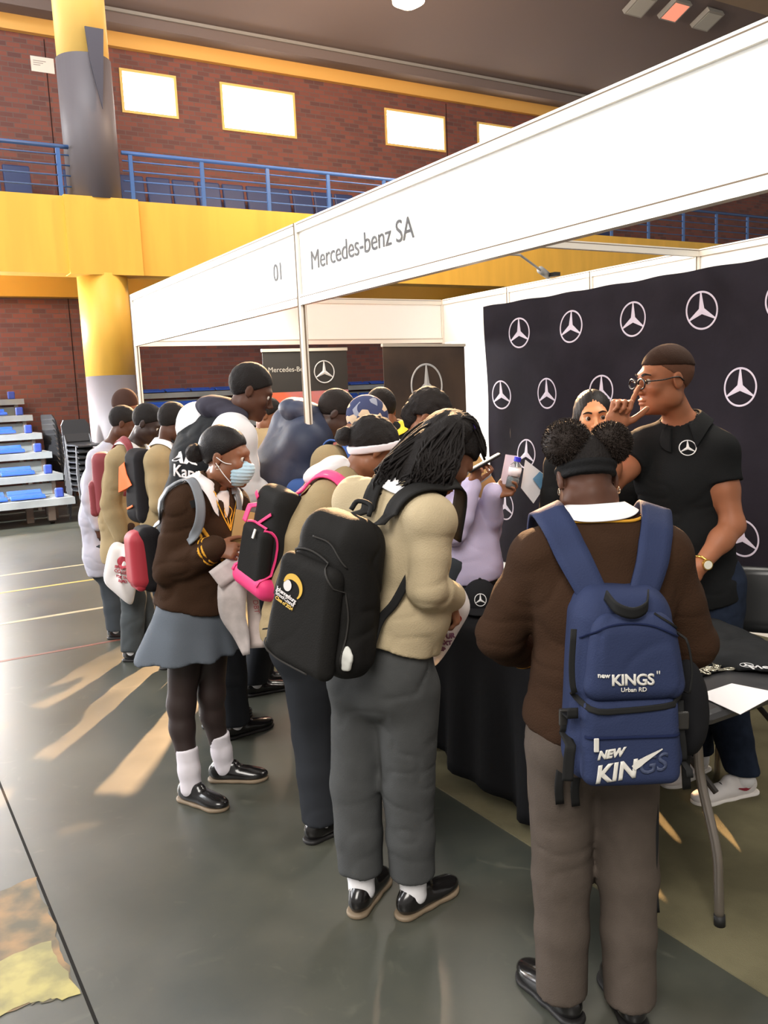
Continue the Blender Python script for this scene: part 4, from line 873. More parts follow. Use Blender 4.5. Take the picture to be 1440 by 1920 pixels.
# --- girl with the blue backpack, seen from behind
W = Plane(1.57, 1.66); bx, by = 1.585, 1.70
J = pose(bx, by, 1.60, 57, 7, 30, arms=('fwd','fwd'), feet={'L': (1.50,1.655,84), 'R': (1.635,1.535,60)})
J['neck'] = W(1118, 985, .02); J['head'] = W(1099, 902, .08); set_head(J, FH3*.80 - np.array([0,0,.66]) - RH3*.08, 2)
J['shL'] = W(1012, 1052, .0); J['shR'] = W(1240, 1046, .0); J['elbL'] = W(938, 1190, .05); J['elbR'] = W(1298, 1205, .03)
J['wrL'] = W(985, 1222, .26); J['wrR'] = W(1262, 1225, .26); J['chest'] = W(1125, 1130, -.01); J['waist'] = W(1122, 1250, -.02); J['pel'] = W(1112, 1345, .0)
J['hipL'] = W(1054, 1400, .0); J['hipR'] = W(1168, 1400, .0); J['kneeL'] = W(1052, 1640, .0); J['kneeR'] = W(1178, 1640, -.02); J['hs'] = 1.0
p1 = thing('person', (bx,by,0), 'person seen from behind in a brown sweater with two hair puffs and black headband', 'person')
up_body(J)
Bd = body(J, {'L': dict(d=FH3+.1*RH3-np.array([0,0,.3]), n=np.array([0,0,1.]), curl=25), 'R': dict(d=FH3-.1*RH3-np.array([0,0,.3]), n=np.array([0,0,1.]), curl=25)}, bulk=1.0)
sdf_obj('body', Bd, SKIN_D, .005, p1); eyes(J, p1)
sw = tee(J, BROWN, p1, off=.020, loose=.02, arm_r=(.066,.056,.040), hem=.02, h=.007, fold=.004, seed=4, bulk=1.02)
for X in 'LR': band(J['Stop'], p1, TRIM, 'cuff_stripe', J['wrL' if X == 'L' else 'wrR']+(J['elb'+X]-J['wr'+X])*.12, J['wr'+X]-J['elb'+X], .008, .006, .0015, .09)
collar(J, J['Stop'], WHITE, p1, gap=24, r=.064, drop=.016, tip=.03, h=.050, lift=-.002)
c0 = J['neck']+np.array([0,0,-.004]); ax = nz(J['head']-J['hu']*.05-J['neck']); mb = MB(p1.location); sdv = J['sdc']; fw = np.cross(ax, sdv)
ring = stick(J['Stop'], [c0 + fw*.010 + (fw*math.cos(a)*1.02+sdv*math.sin(a)*1.06)*.098 - ax*.006 for a in np.linspace(0, 2*math.pi, 41)], .003, 8); mb.tube(list(ring), .0045, 6, cap=False); mb.build('collar_trim', TRIM, p1, True)
trousers(J, GREYT, p1, z1=.055, r=(.090,.072,.064,.062), h=.008, fold=.006, seed=6, bulk=1.0)
for X in 'LR': shoe(J, X, SHOE, p1); sock(J, X, WHITE, p1, .17, .046)
# hair: scalp, two puffs, headband
hair_cap(J, HAIR, p1, th=.004, front=(.085,.062), back=(-.085,-.035), amp=.002, f=120)
for name_, u_, v_, rr in (('hair_puff',1063,831,.063), ('hair_puff',1144,831,.055)):
    S = SDF(); c = W(u_, v_, .075); S.u(p_ell(c, (rr, rr*.95, rr*.92))); S.disp = lambda P: .003*noise3(P, 45, 2) + .004*noise3(P, 22, 7); sdf_obj(name_, S, HAIRB, .004, p1)
    random.seed(int(u_)); mbf = MB(p1.location)
    for _ in range(4200):
        dv = nz([random.gauss(0,1) for _ in range(3)]); q0 = c + dv*rr*.97; dj = nz(dv + .9*np.array([random.gauss(0,.5) for _ in range(3)])); sdx = nz(np.cross(dj, dv+.1))*.0011; m0 = q0+dj*.0055; tp = m0 + nz(dj+.8*np.array([random.gauss(0,.6) for _ in range(3)]))*.0045; mbf.add([q0-sdx, q0+sdx, m0+sdx*.7, m0-sdx*.7, tp], [(0,1,2,3),(3,2,4)])
    mbf.build('hair_curls', HAIRB, p1)
S = SDF(); A = haxes(J); k = J['hs']*(.5+.5*J['s']); S.u(p_ell(hloc(J,0,-.018,.036), np.array((.082,.101,.096))*k, A)); 
nb = nz(J['hu']*.93 - J['hf']*.0 - J['hf']*.36); S.cut(hloc(J,0,-.02,.042)+nb*.0, nb); S.cut(hloc(J,0,-.02,-.004), -nb); S.disp = lambda P: .0025*np.sin((P@nb)*260); sdf_obj('headband', S, M('headband_black', (28,28,29), .85, bump=(200,.4)), .005, p1)
tinyears(J, p1)
# her backpack
bc = W(1162, 1275, -.185); A1 = (nz(RH3*1.0+np.array([0,0,-.02])), -FH3*.98+np.array([0,0,.10]), np.array([0,0,1.])+RH3*.015)
root, S, loc, A, c, T = backpack(J, 'backpack', 'navy blue backpack with black webbing worn by the girl with two hair puffs', None, (.30,.17,.47), (NAVY, NAVY), center=bc, axes=A1, pocket=False, straps=False, taper=.22, h=.006)
bag_o = root.children[0]
S2 = SDF(); S2.u(p_box(loc(.0,.085,-.125), (.118,.035,.105), A, .03, .04)); S2.disp = folds(.003, (9,9,9), 3); pk = sdf_obj('front_pocket', S2, NAVY, .005, root)
S3 = SDF(); S3.u(p_box(loc(.012,.075,.075), (.128,.035,.105), A, .045, .25)); S3.disp = folds(.004, (10,10,10), 13); fl = sdf_obj('lid', S3, NAVY, .006, root)
GS = S.copy(); GS.ops += S2.ops + S3.ops
def onbag(P, off=.002): return [p for p in P]
BVb = None
def joinbvh(objs, org):
    vs = []; fs = []
    for o_ in objs:
        n_ = len(vs); vs += [Vector(v.co)+Vector(org) for v in o_.data.vertices]; fs += [tuple(i+n_ for i in p.vertices) for p in o_.data.polygons]
    return BVHTree.FromPolygons(vs, fs)
BVb = joinbvh([bag_o, pk, fl], root.location)
def proj_on(P, nrm, bv, off=.004):
    out = []
    for p in P:
        p = np.array(p); hit = bv.ray_cast(Vector(p+nrm*.3), Vector(-nrm), .8); out.append(np.array(hit[0])+nrm*off if hit[0] is not None else p)
    return out
nb_ = nz(A1[1]); ro = tuple(root.location)
def strip(pts, w, name, mat, off=.004, side=None, n=24, th=.003, bv=None, nr=None):
    nr = nb_ if nr is None else nr
    P = proj_on(crom(pts, n), nr, bv or BVb, off); ribbon(P, w, normal=nr, th=th, n=n, o=ro).build(name, mat, root, True)
strip([loc(-.135,.1,.15), loc(-.14,.1,.05), loc(-.13,.1,-.01), loc(-.09,.1,-.045), loc(0,.1,-.045), loc(.10,.1,-.035), loc(.135,.1,-.02)], .014, 'lid_piping', WEB)
strip([loc(.135,.1,-.02), loc(.14,.1,.05), loc(.12,.1,.13), loc(.06,.1,.178)], .005, 'lid_piping', WEB)
strip([loc(-.11,.1,.12), loc(-.05,.1,.155), loc(.04,.1,.155), loc(.12,.1,.12)], .004, 'seam', M('seam_navy', (28,36,66), .8))
strip([loc(-.11,.1,-.11), loc(.11,.1,-.108)], .006, 'pocket_zip', M('seam_navy'), off=.003)
for sg, xx in ((-1,-.138), (1,.128)):
    strip([loc(xx,.1,-.04), loc(xx,.1,-.10), loc(xx+.008*sg,.1,-.16), loc(xx+.012*sg,.1,-.22)], .026 if sg < 0 else .016, 'compression_strap', WEB, off=.006); pb = proj_on([loc(xx,.1,-.085)], nb_, BVb, .012)[0]; MB(ro).obox(pb, A[0]*.016, A[1]*.007, A[2]*.022).build('buckle', M('buckle_black', (44,42,40), .35), root, bevel=.004)
pz = proj_on([loc(-.088,.1,-.125)], nb_, BVb, .008)[0]; MB(ro).obox(pz, A[0]*.006, A[1]*.002, A[2]*.017).build('zip_pull', SILV, root, bevel=.002)
hl_ = crom([loc(-.052,.055,.222), loc(-.036,.095,.196), loc(0,.108,.184), loc(.036,.095,.196), loc(.052,.055,.222)], 18); ribbon(hl_, .028, side=nz(A[2]*.9+A[1]*.2), th=.004, n=18, o=ro).build('grab_handle', WEB, root, True)
for u0, v0, u1, v1, ww, wt in ((1028,984,1118,1088,.078,.068), (1228,980,1170,1088,.078,.068)):
    xs_ = -1 if u0 < 1100 else 1; shp = W(u0, v0, .01); mid = (shp+loc(xs_*.06,.0,.235))/2 - FH3*.02
    pts = [loc(xs_*.055,-.02,.20), mid, shp+np.array([0,0,.035]), shp+FH3*.10+np.array([0,0,-.01]), shp+FH3*.16-np.array([0,0,.14]), shp+FH3*.15-np.array([0,0,.26])]
    ribbon(pts, [.070,.082,.082,.075,.06,.03], S=J['Stop'], off=.008, th=.010, n=44, push=True, o=ro).build('shoulder_strap', NAVY, root, True)
for x0_, ln, xx in ((1228,1.0,.2),):
    t0 = W(1226,1465,-.05); strapm = ribbon([t0, W(1229,1560,-.07), W(1226,1640,-.07), W(1231,1712,-.07)], .018, normal=FH3, th=.002, n=14, o=ro).build('loose_strap', WEB, root, True)
for uu, v0, v1 in ((1052,1440,1508), (1082,1450,1512), (1290,1380,1480)):
    ribbon([W(uu,v0,-.11), W(uu-4,(v0+v1)/2,-.12), W(uu-2,v1,-.11)], .022, normal=FH3, th=.003, n=8, o=ro).build('loose_strap', WEB, root, True)
S4 = SDF(); S4.u(p_ell(loc(.175,-.02,-.08), (.05,.06,.12), A)); S4.disp = folds(.004, (12,12,12), 3); sdf_obj('side_pocket', S4, M('mesh_black', (26,26,28), .9), .008, root)
BVb = joinbvh([bag_o, pk, fl], root.location)
rt, upv = A[0], A[2]
text_mesh('KINGS', .036, loc(-.052,.1,.018), rt, upv, 'print_lettering', SILV, root, ro, surf=BVb, off=.003, bold=.0012, spacing=.95); text_mesh('"', .03, loc(.052,.1,.028), rt, upv, 'print_mark', SILV, root, ro, surf=BVb, off=.003); text_mesh('new', .016, loc(-.082,.1,.036), rt, upv, 'print_mark', SILV, root, ro, surf=BVb, off=.003, bold=.0006)
text_mesh('Urban RD', .0145, loc(-.03,.1,.002), rt, upv, 'print_lettering', SILV, root, ro, surf=BVb, off=.003, bold=.0004)
up2 = nz(upv + rt*.0); rt2 = nz(rt + upv*.14)
text_mesh('NEW', .026, loc(-.085,.1,-.158), rt2, up2, 'print_lettering', SILV, root, ro, surf=BVb, off=.003, bold=.0018, shear=.3)
text_mesh('KIN', .058, loc(-.092,.1,-.215), nz(rt+upv*.16), up2, 'print_lettering', SILV, root, ro, surf=BVb, off=.003, bold=.0022, shear=.15, maxseg=.012)
text_mesh('GS', .058, loc(.008,.1,-.196), nz(rt+upv*.16), up2, 'print_lettering', M('print_dark_grey', (62,70,96), .6), root, ro, surf=BVb, off=.0025, bold=.001, shear=.15, maxseg=.012)
sw_ = [loc(.0,.1,-.178), loc(.02,.1,-.168), loc(.062,.1,-.140), loc(.045,.1,-.152), loc(.018,.1,-.172), loc(.006,.1,-.186)]
q_ = proj_on(crom([loc(-.003,.1,-.182), loc(.02,.1,-.165), loc(.066,.1,-.138)], 12), nb_, BVb, .005); ribbon(q_, [.012,.016,.010,.002], normal=nb_, th=.0015, n=12, o=ro).build('print_swoosh', SILV, root)

# --- braided girl in the beige sweater with the black backpack
W = Plane(1.37, 2.36); bx, by = 1.37, 2.36
J = pose(bx, by, 1.68, 5, 30, 45, arms=('fwd','fwd'), feet={'L': (1.29,2.40,38), 'R': (1.42,2.28,12)})
J['pel'] = W(722, 1235, .0); J['waist'] = W(748, 1140, .0); J['chest'] = W(752, 1035, .0); J['neck'] = W(765, 925, .02); J['head'] = W(836, 852, .06); J['hs'] = 1.04
J['shL'] = W(668, 942, .10); J['shR'] = W(806, 980, -.14); J['elbL'] = W(690, 1090, .22); J['elbR'] = W(800, 1105, -.17); J['wrL'] = W(800, 1120, .2); J['wrR'] = W(842, 1118, -.04)
J['hipL'] = W(680, 1285, .05); J['hipR'] = W(765, 1290, -.03); J['kneeL'] = W(668, 1470, .05); J['kneeR'] = W(765, 1470, -.02); J['ankL'] = np.array([1.29,2.40,.085]); J['ankR'] = np.array([1.42,2.28,.085])
set_head(J, RH3*.50 + FH3*.32 - np.array([0,0,.85]), -4)
J['sd'] = nz(J['shR']-J['shL']); J['sd'][2] = 0; J['sd'] = nz(J['sd'])
p2 = thing('person', (bx,by,0), 'person bending over in a beige sweater with long black braids and grey trousers', 'person'); up_body(J)
Bd = body(J, {'L': dict(d=RH3*.6+FH3*.4-np.array([0,0,.4]), n=-FH3, curl=(35,38,40,42)), 'R': dict(d=RH3*.25+FH3*.2-np.array([0,0,.9]), n=RH3, curl=(45,50,52,55))}, bulk=.90)
sdf_obj('body', Bd, SKIN_M, .006, p2); eyes(J, p2)
tee(J, BEIGE, p2, off=.022, loose=.034, arm_r=(.052,.047,.038), hem=-.07, h=.007, fold=.0055, seed=14, bulk=.93, armk=.008)
collar(J, J['Stop'], WHITE, p2, gap=30, r=.064, drop=.022, tip=.03, h=.030)
trousers(J, GREYT2, p2, bulk=.95, top=.15, z1=.13, r=(.095,.076,.068,.064), h=.008, fold=.005, seed=16)
for X in 'LR': shoe(J, X, SHOE, p2, SOLET); sock(J, X, WHITE, p2, .20, .046)
hair_cap(J, HAIR, p2, th=.014, front=(.086,.066), back=(-.085,-.055), amp=.003, f=50)
random.seed(21); paths = []
drop_to = [W(702+random.uniform(-6,18), 930+random.uniform(-25,35), .02) for _ in range(60)]
for k in range(380):
    a = random.uniform(-1, 1); b_ = random.uniform(-.7, .95); e_ = random.uniform(.0, 1.)
    p0 = hloc(J, .078*a, .02+.06*b_, .135*math.sqrt(max(.05, 1-.55*a*a-.35*b_*b_))); p1_ = hloc(J, .088*a, -.07-.02*random.random(), .10-.03*abs(a)); 
    q = random.random(); near = a > 0
    if q < .55: end = W(712+random.uniform(-10,35), 915+random.uniform(-30,50), -.02+.10*(1-a)*.5); mid = W(742+random.uniform(-22,30), 870+random.uniform(-15,20), -.04+.05*(1-a))
    else: end = W(792+random.uniform(-45,40), 905+random.uniform(-5,45), -.075+.02*random.random()); mid = W(822+random.uniform(-40,40), 860+random.uniform(-10,15), -.085)
    base = crom([p0, p1_, mid, end], 13); jit = np.array([random.uniform(-.006,.006) for _ in range(3)]); ph = random.uniform(0, 6)
    paths.append([p + jit*math.sin(i*.8) + (.011*(i/12.)**2)*np.array([math.cos(i*2.2+ph), math.sin(i*2.2+ph), .3*math.cos(i+ph)]) for i, p in enumerate(base)])
S = SDF(); A = haxes(J)
for (u_, v_, o_, r_) in ((852,808,.03,.062), (815,838,.02,.068), (790,862,.0,.058), (765,890,.0,.045), (742,912,.0,.034), (826,872,-.03,.05), (800,890,-.04,.042)): S.u(p_ell(W(u_, v_, o_), (r_,r_,r_)), .05)
S.disp = lambda P: .004*noise3(P, (60,60,60), 3) + .003*np.abs(noise3(P, (25,25,8), 5)); sdf_obj('hair_mass', S, HAIR, .007, p2)
tube_strands(paths, 'braids', HAIR, p2, .0042)
tinyears(J, p2)
S = SDF(); fc = W(886, 798, .04)
for i in range(7): a = i*2*math.pi/7; S.u(p_ell(fc+FH3*math.cos(a)*.014+np.array([0,0,1])*math.sin(a)*.016, (.010,.011,.009)), .004)
sdf_obj('hair_flower', S, M('flower_purple', (92,58,190), .6), .004, p2)
# her black backpack
axn = nz(-RH3*.62-FH3*.80+np.array([0,0,.05])); axu = nz(RH3*.30+np.array([0,0,1.])); axs = nz(np.cross(axn, axu)*-1); axs = nz(np.cross(axu, axn)); 
if axs @ RH3 < 0: axs = -axs
bc = W(628, 1108, -.16); root, S, loc, A, c, T = backpack(J, 'backpack', 'large black backpack with a gold and white round emblem, worn by the braided girl', None, (.34,.20,.49), (BLACKB, BLACKB), center=bc, axes=(axs, axn, axu), pocket=False, straps=False, taper=.34, h=.006)
ro = tuple(root.location); bag_o = root.children[0]; nb_ = axn; BVb = joinbvh([bag_o], root.location)
S2 = SDF(); S2.u(p_box(loc(-.01,.10,-.06), (.135,.035,.17), A, .034, .18)); S2.disp = folds(.004, (9,9,9), 23); pk = sdf_obj('front_pocket', S2, BLACKB, .006, root); BVb = joinbvh([bag_o, pk], root.location)
SM = M('seam_dark_grey', (58,56,54), .7)
strip([loc(-.145,.1,-.20), loc(-.145,.1,.0), loc(-.12,.1,.10), loc(-.03,.1,.135), loc(.07,.1,.10), loc(.12,.1,.0), loc(.13,.1,-.18)], .005, 'pocket_zip', SM, n=40)
strip([loc(-.03,.1,.18), loc(.04,.1,.175), loc(.10,.1,.12)], .004, 'seam', SM); strip([loc(-.16,.1,-.16), loc(-.08,.1,-.215), loc(.05,.1,-.225)], .005, 'seam', SM)
ec = loc(-.052,.15,.018); EMW = M('print_white', (216,208,206), .5); EMG = M('print_gold', (208,168,70), .45)
er = nz(axs - axu*.18); eu = nz(axu + axs*.18)
def on1(p, off=.003): return proj_on([p], nb_, BVb, off)[0]
mb = MB(ro); ball = [on1(ec - er*.012 + er*.016*math.cos(a) + eu*.018*math.sin(a)) for a in np.linspace(0, 2*math.pi, 25)[:-1]]; mb.add(ball, [tuple(range(24))]); mb.build('emblem_ball', EMW, root)
arc = [on1(ec + er*(.008+.036*math.cos(a)) + eu*(.002+.034*math.sin(a))) for a in np.radians(np.linspace(175, -35, 22))]; ribbon(arc, [.004,.016,.02,.016,.010,.004], normal=nb_, th=.001, n=22, o=ro).build('emblem_arc', EMG, root)
text_mesh('Johannesburg', .0185, ec - er*.048 - eu*.034, er, eu, 'print_lettering', EMW, root, ro, surf=BVb, off=.003, bold=.0005, spacing=.85); text_mesh('School Council', .0155, ec - er*.046 - eu*.047, er, eu, 'print_lettering', EMW, root, ro, surf=BVb, off=.003, bold=.0004, spacing=.85); text_mesh('Class of 2024', .0155, ec - er*.042 - eu*.061, er, eu, 'print_lettering', EMG, root, ro, surf=BVb, off=.003, bold=.0005, spacing=.9)
S3 = SDF(); S3.u(p_ell(on1(loc(.135,.1,-.155), -.01), (.024,.016,.040), A)); S3.disp = lambda P: .006*noise3(P, 60, 3); sdf_obj('white_ornament', S3, M('fluffy_white', (212,212,206), .9), .004, root)
hp = [loc(-.03,-.02,.245), loc(-.02,-.03,.275), loc(.03,-.03,.275), loc(.04,-.02,.245)]; MB(ro).tube(crom(hp, 12), .008, 8).build('grab_handle', WEB, root, True)
for pts, wd in (([loc(-.04,-.05,.22), W(700,950,-.02), W(722,905,.02), W(742,872,.07), W(775,900,.16), W(760,1010,.17)], .055), ([loc(.06,-.05,.22), W(745,958,-.11), W(800,925,-.12), W(845,905,-.06), W(862,925,.02), W(850,1010,.05)], .070)):
    ribbon(pts, wd, S=J['Stop'], off=.010, th=.008, n=36, push=True, o=ro).build('shoulder_strap', BLACKB, root, True)
ribbon([W(775,1065,-.17), W(740,1130,-.175), W(712,1165,-.17), loc(.15,-.04,-.16)], .026, normal=FH3, th=.004, n=16, o=ro).build('lower_strap', WEB, root, True)

# --- girl with face mask, skirt and tights
W = Plane(1.19, 3.55); bx, by = 1.19, 3.55
J = pose(bx, by, 1.62, -40, 6, 12, arms=('fwd','fwd'), feet={'R': (1.075,3.505,-62), 'L': (1.27,3.62,-34)})
J['neck'] = W(392, 915, .0); J['hs'] = 1.05; J['head'] = W(424, 857, .0); J['shR'] = W(345, 952, -.11); J['shL'] = W(432, 950, .14); J['elbR'] = W(318, 1070, -.14); J['wrR'] = W(402, 1028, -.20); J['elbL'] = W(440, 1050, .12); J['wrL'] = W(440, 1030, -.08)
J['chest'] = W(382, 1005, .0); J['waist'] = W(378, 1070, .0); J['pel'] = W(372, 1130, .0); J['hipR'] = W(352, 1170, -.05); J['hipL'] = W(395, 1170, .05); J['kneeR'] = W(340, 1320, -.05); J['kneeL'] = W(396, 1300, .05)
set_head(J, RH3*.97 - FH3*.16 - np.array([0,0,.16])); J['sd'] = nz(np.array([*(J['shR']-J['shL'])[:2], 0]))
p4 = thing('person', (bx,by,0), 'person in a blue face mask, brown V-neck sweater, grey skirt and dark tights', 'person'); up_body(J)
Bd = body(J, {'R': dict(d=RH3*.95+np.array([0,0,-.15])-FH3*.1, n=-FH3*.8+np.array([0,0,.5]), curl=(38,42,46,48), thumb=(20,25)), 'L': dict(d=RH3*.8-FH3*.3-np.array([0,0,.1]), n=FH3, curl=40)}, bulk=1.04)
sdf_obj('body', Bd, SKIN_M, .006, p4); eyes(J, p4)
S = SDF(); torso(S, J, .012, .0, bulk=1.04); S.cut(J['waist'], -J['cu']); S.cut(J['neck']+J['cu']*.0, J['cu']); sdf_obj('shirt', S, WHITE, .008, p4)
tee(J, BROWN, p4, off=.020, loose=.030, arm_r=(.062,.058,.042), hem=.01, h=.008, fold=.007, seed=24, vneck=.13, bulk=1.08)
vx = J['neck']+J['cf']*.10
Lp = [J['neck']+J['sdc']*s_*.058-J['cu']*.005+J['cf']*.05 for s_ in (-1,1)]; bt = J['neck']-J['cu']*.15+J['cf']*.12
for off_ in (0,.014):
    for s_ in (0,1): ribbon([Lp[s_]+J['sdc']*(-1,1)[s_]*off_, .5*(Lp[s_]+bt)+J['sdc']*(-1,1)[s_]*off_+J['cf']*.02, bt-J['cu']*off_], .0055, S=J['Stop'], off=.003, th=.001, n=16, o=p4.location).build('neck_trim', TRIM, p4)
e_ = J['elbR']; w_ = J['wrR']
for q in (.10,.17): band(J['Stop'], p4, TRIM, 'cuff_stripe', w_+(e_-w_)*q, w_-e_, .008, .005, .002, .09)
collar(J, J['Stop'], WHITE, p4, gap=22, r=.062, drop=.036, tip=.055, h=.034)
# skirt
S = SDF(); side = J['sd']; k = J['s']; top = J['pel']+np.array([0,0,.09]); bot = W(356, 1222, .0)
S.u(p_sec(J['waist']-np.array([0,0,.04]), J['pel']-np.array([0,0,.03]), (.145,.115), (.185,.155), side), .04); S.u(p_sec(J['pel']-np.array([0,0,.03]), bot-np.array([0,0,.04]), (.185,.155), (.25,.225), side), .04)
bz = bot[2]; S.cut((0,0,bz), (0,0,-1)); cS = J['pel'].copy(); S.sub(p_sec(bot+np.array([0,0,.10]), bot-np.array([0,0,.2]), (.15,.14), (.20,.19), side), .004)
def sk(P): a = np.arctan2((P-cS)@side, (P-cS)@np.cross(side, [0,0,1.])); t = np.clip((cS[2]-P[:,2])/.3, 0, 1); return .008*np.sin(a*9+1)*t + .004*noise3(P, 8, 3)
S.disp = sk; sdf_obj('skirt', S, M('skirt_grey', (88,94,102), .85, bump=(300,.3)), .008, p4)
S = SDF()
for X in 'LR': leg(S, J, X, (.086,.058,.047,.036), .003)
S.cut((0,0,.1), (0,0,-1)); S.cut(J['pel'], (0,0,1)); sdf_obj('tights', S, M('tights_dark', (44,32,30), .55, sheen=.2), .007, p4)
for X in 'LR': shoe(J, X, SHOE, p4, SOLET); sock(J, X, M('sock_lilac_white', (206,200,206), .8), p4, .235, .049)
hair_cap(J, M('hair_sleek', (22,18,18), .5, bump=(220,.5), spec=.25), p4, th=.008, front=(.082,.066), back=(-.085,-.05), amp=.001, f=60)
S = SDF(); S.u(p_ell(W(366,850,.0), (.042,.042,.040))); S.disp = lambda P: .005*noise3(P, 60, 3); sdf_obj('hair_bun', S, HAIR, .005, p4)
# mask
S = SDF(); A = haxes(J); S.u(p_ell(hloc(J,0,.048,-.058), (.066,.068,.062), A)); S.u(p_ell(hloc(J,0,.09,-.035), (.03,.035,.03), A), .03); S.cut(hloc(J,0,.045,-.02), -J['hf']); S.cut(hloc(J,0,.10,-.008), J['hu']*.97+J['hf']*.2)
S.disp = lambda P: .0022*np.sin(((P-J['head'])@J['hu'])*420); mk = sdf_obj('face_mask', S, M('mask_blue', (168,198,214), .75), .0045, p4)
for sg in (-1,1):
    for zz in (-.018,-.095): MB(p4.location).tube(crom([hloc(J,sg*.060,.05,zz), hloc(J,sg*.074,.02,zz*.6-.004), hloc(J,sg*.086,-.012,zz*.3+.01)], 8), .0018, 6).build('mask_loop', M('loop_white', (230,232,235), .6), p4)
tinyears(J, p4)
J4 = J
# red and black bag she carries low on her back
bc = W(277, 1046, .02); axn = nz(-RH3*.85-FH3*.5); root, S, loc, A, c, T = backpack(J, 'backpack', 'red and black backpack hanging low behind the masked girl', None, (.18,.10,.28), (M('bag_black2', (30,28,30), .75), M('bag_red', (154,38,50), .65)), center=bc, axes=(nz(np.cross(axn, [0,0,1.])), axn, np.array([0,0,1.])), straps=False, h=.007, taper=.1)
ro = tuple(root.location); GST = M('strap_grey', (112,116,122), .6)
S2 = SDF(); S2.u(p_box(c+axn*.035, (.085,.05,.125), A, .045, .15)); sdf_obj('red_panel', S2, M('bag_red'), .006, root)
for pts in ([loc(.05,-.05,.12), W(318,960,-.12), W(345,905,-.10), W(362,905,-.16), W(375,945,-.20), W(372,985,-.21), W(355,1020,-.20)], [W(400,905,.05), W(432,925,.02), W(448,960,.0), W(450,1010,.0)]):
    ribbon(pts, .040, S=J['Stop'], off=.008, th=.006, n=34, push=True, o=ro).build('shoulder_strap', GST, root, True)
ribbon([W(371,930,-.26), W(377,950,-.26)], .026, S=J['Stop'], off=.017, th=.003, n=5, o=ro).build('strap_patch', WEB, root)
# cardboard folder and leaflets
def sheet(name, pts, mat, lab, cat, th=.002, parent=None, group=None):
    c = sum(np.array(p) for p in pts)/len(pts); n = nz(np.cross(pts[1]-pts[0], pts[2]-pts[1])); k = len(pts); mb = MB(c); mb.add([p-n*th/2 for p in pts]+[p+n*th/2 for p in pts], [tuple(reversed(range(k))), tuple(range(k, 2*k))] + [(i, (i+1) % k, (i+1) % k+k, i+k) for i in range(k)])
    o = mb.build(name, mat, parent)
    if parent is None: tag(o, lab, cat, group)
    return o
CARD = M('cardboard', (178,146,98), .8)
sheet('folder', [W(430,1030,-.16), W(478,1028,-.10), W(483,962,-.08), W(443,955,-.13)], CARD, 'brown cardboard folder held up by the masked girl', 'folder', .006)
PAP = M('leaflet_print', (196,186,184), .6, var=(18,.2)); 
def curl_sheet(name, path, w, mat, lab, side, cat='leaflet'):
    c = path[0]; o = ribbon(path, w, side=side, th=.0012, n=20, o=c).build(name, mat, None, True); tag(o, lab, cat); return o
l1 = curl_sheet('leaflet', [W(462,1048,-.20), W(436,1064,-.22), W(403,1088,-.24)], .085, PAP, 'short printed leaflet sticking out left below the masked girl\'s hand', nz(RH3*.5-np.array([0,0,.8])))
l2 = curl_sheet('leaflet', [W(446,1052,-.18), W(436,1100,-.22), W(436,1150,-.20), W(452,1190,-.18), W(462,1228,-.18)], [.10,.12,.11,.07,.03], M('leaflet_print'), 'long curling printed leaflet hanging from the masked girl\'s hand', RH3)
l3 = curl_sheet('leaflet', [W(468,1060,-.14), W(474,1120,-.14), W(482,1215,-.14)], [.05,.05,.065], M('leaflet_pink', (206,190,184), .6, var=(25,.12)), 'narrow pinkish leaflet with red letters below the pink and black bag', RH3)
text_mesh('DBT', .03, W(474,1125,-.162), np.array([0,0,-1.])+RH3*.08, RH3, 'lettering', M('print_red', (150,62,66), .6), l3, l3.location)
sheet('photo', [W(438,1150,-.225), W(455,1146,-.225), W(462,1180,-.205), W(450,1184,-.205)], M('print_photo_grey', (110,104,104), .6), '', '', .0015, parent=None) if False else None

# --- white trainer and second shoe under the table are part of the standing man (built with him)
# ------------------------------------------------------------------ man in the black polo shirt behind the table
BLACKP = M('polo_black', (26,27,28), .85, bump=(260,.35)); JEANS = M('jeans_navy', (34,42,58), .85, var=(25,.25))
W = Plane(2.90, 2.33); bx, by = 2.93, 2.33
fL = onZ(1392,1490,.0); fR = onZ(1308,1448,.0)
J = pose(bx, by, 1.84, 212, 3, 4, arms=('down','up'), feet={'L': (fL[0],fL[1],165), 'R': (fR[0],fR[1],185)})
J['neck'] = W(1283, 798, .02); J['head'] = W(1245, 714, -.02); J['hs'] = 1.05; set_head(J, -RH3*.96 - FH3*.20 - np.array([0,0,.05]))
J['shR'] = W(1207, 840, .06); J['shL'] = W(1347, 850, -.07); J['elbR'] = W(1138, 915, -.08); J['wrR'] = W(1150, 803, -.18); J['elbL'] = W(1374, 985, -.15); J['wrL'] = W(1312, 1062, -.24)
J['chest'] = W(1280, 905, .02); J['waist'] = W(1288, 1005, .02); J['pel'] = W(1305, 1095, .03); J['hipL'] = W(1338,1150,.0); J['hipR'] = W(1275,1150,.05); J['kneeL'] = W(1360,1320,.0); J['kneeR'] = W(1295,1310,.05); J['sd'] = nz(J['shR']-J['shL'])
pm = thing('person', (bx,by,0), 'man in a black polo shirt behind the table, one finger raised to his glasses', 'person'); up_body(J)
Bd = body(J, {'R': dict(d=np.array([0,0,1.])+RH3*.38, n=FH3*.95-RH3*.25, curl=((4,4,3),(80,85,50),(84,88,50),(86,90,50)), thumb=(40,42), spread=3., sc=1.06), 'L': dict(d=-RH3*.75-np.array([0,0,.6])-FH3*.1, n=-FH3, curl=30)})
sdf_obj('body', Bd, SKIN_L, .0045, pm); eyes(J, pm)
tee(J, BLACKP, pm, off=.016, loose=.03, sleeve=.3, arm_r=(.056,.056,.05), hem=.06, h=.007, fold=.006, seed=34, armk=.03, name='polo_shirt', bulk=.90)
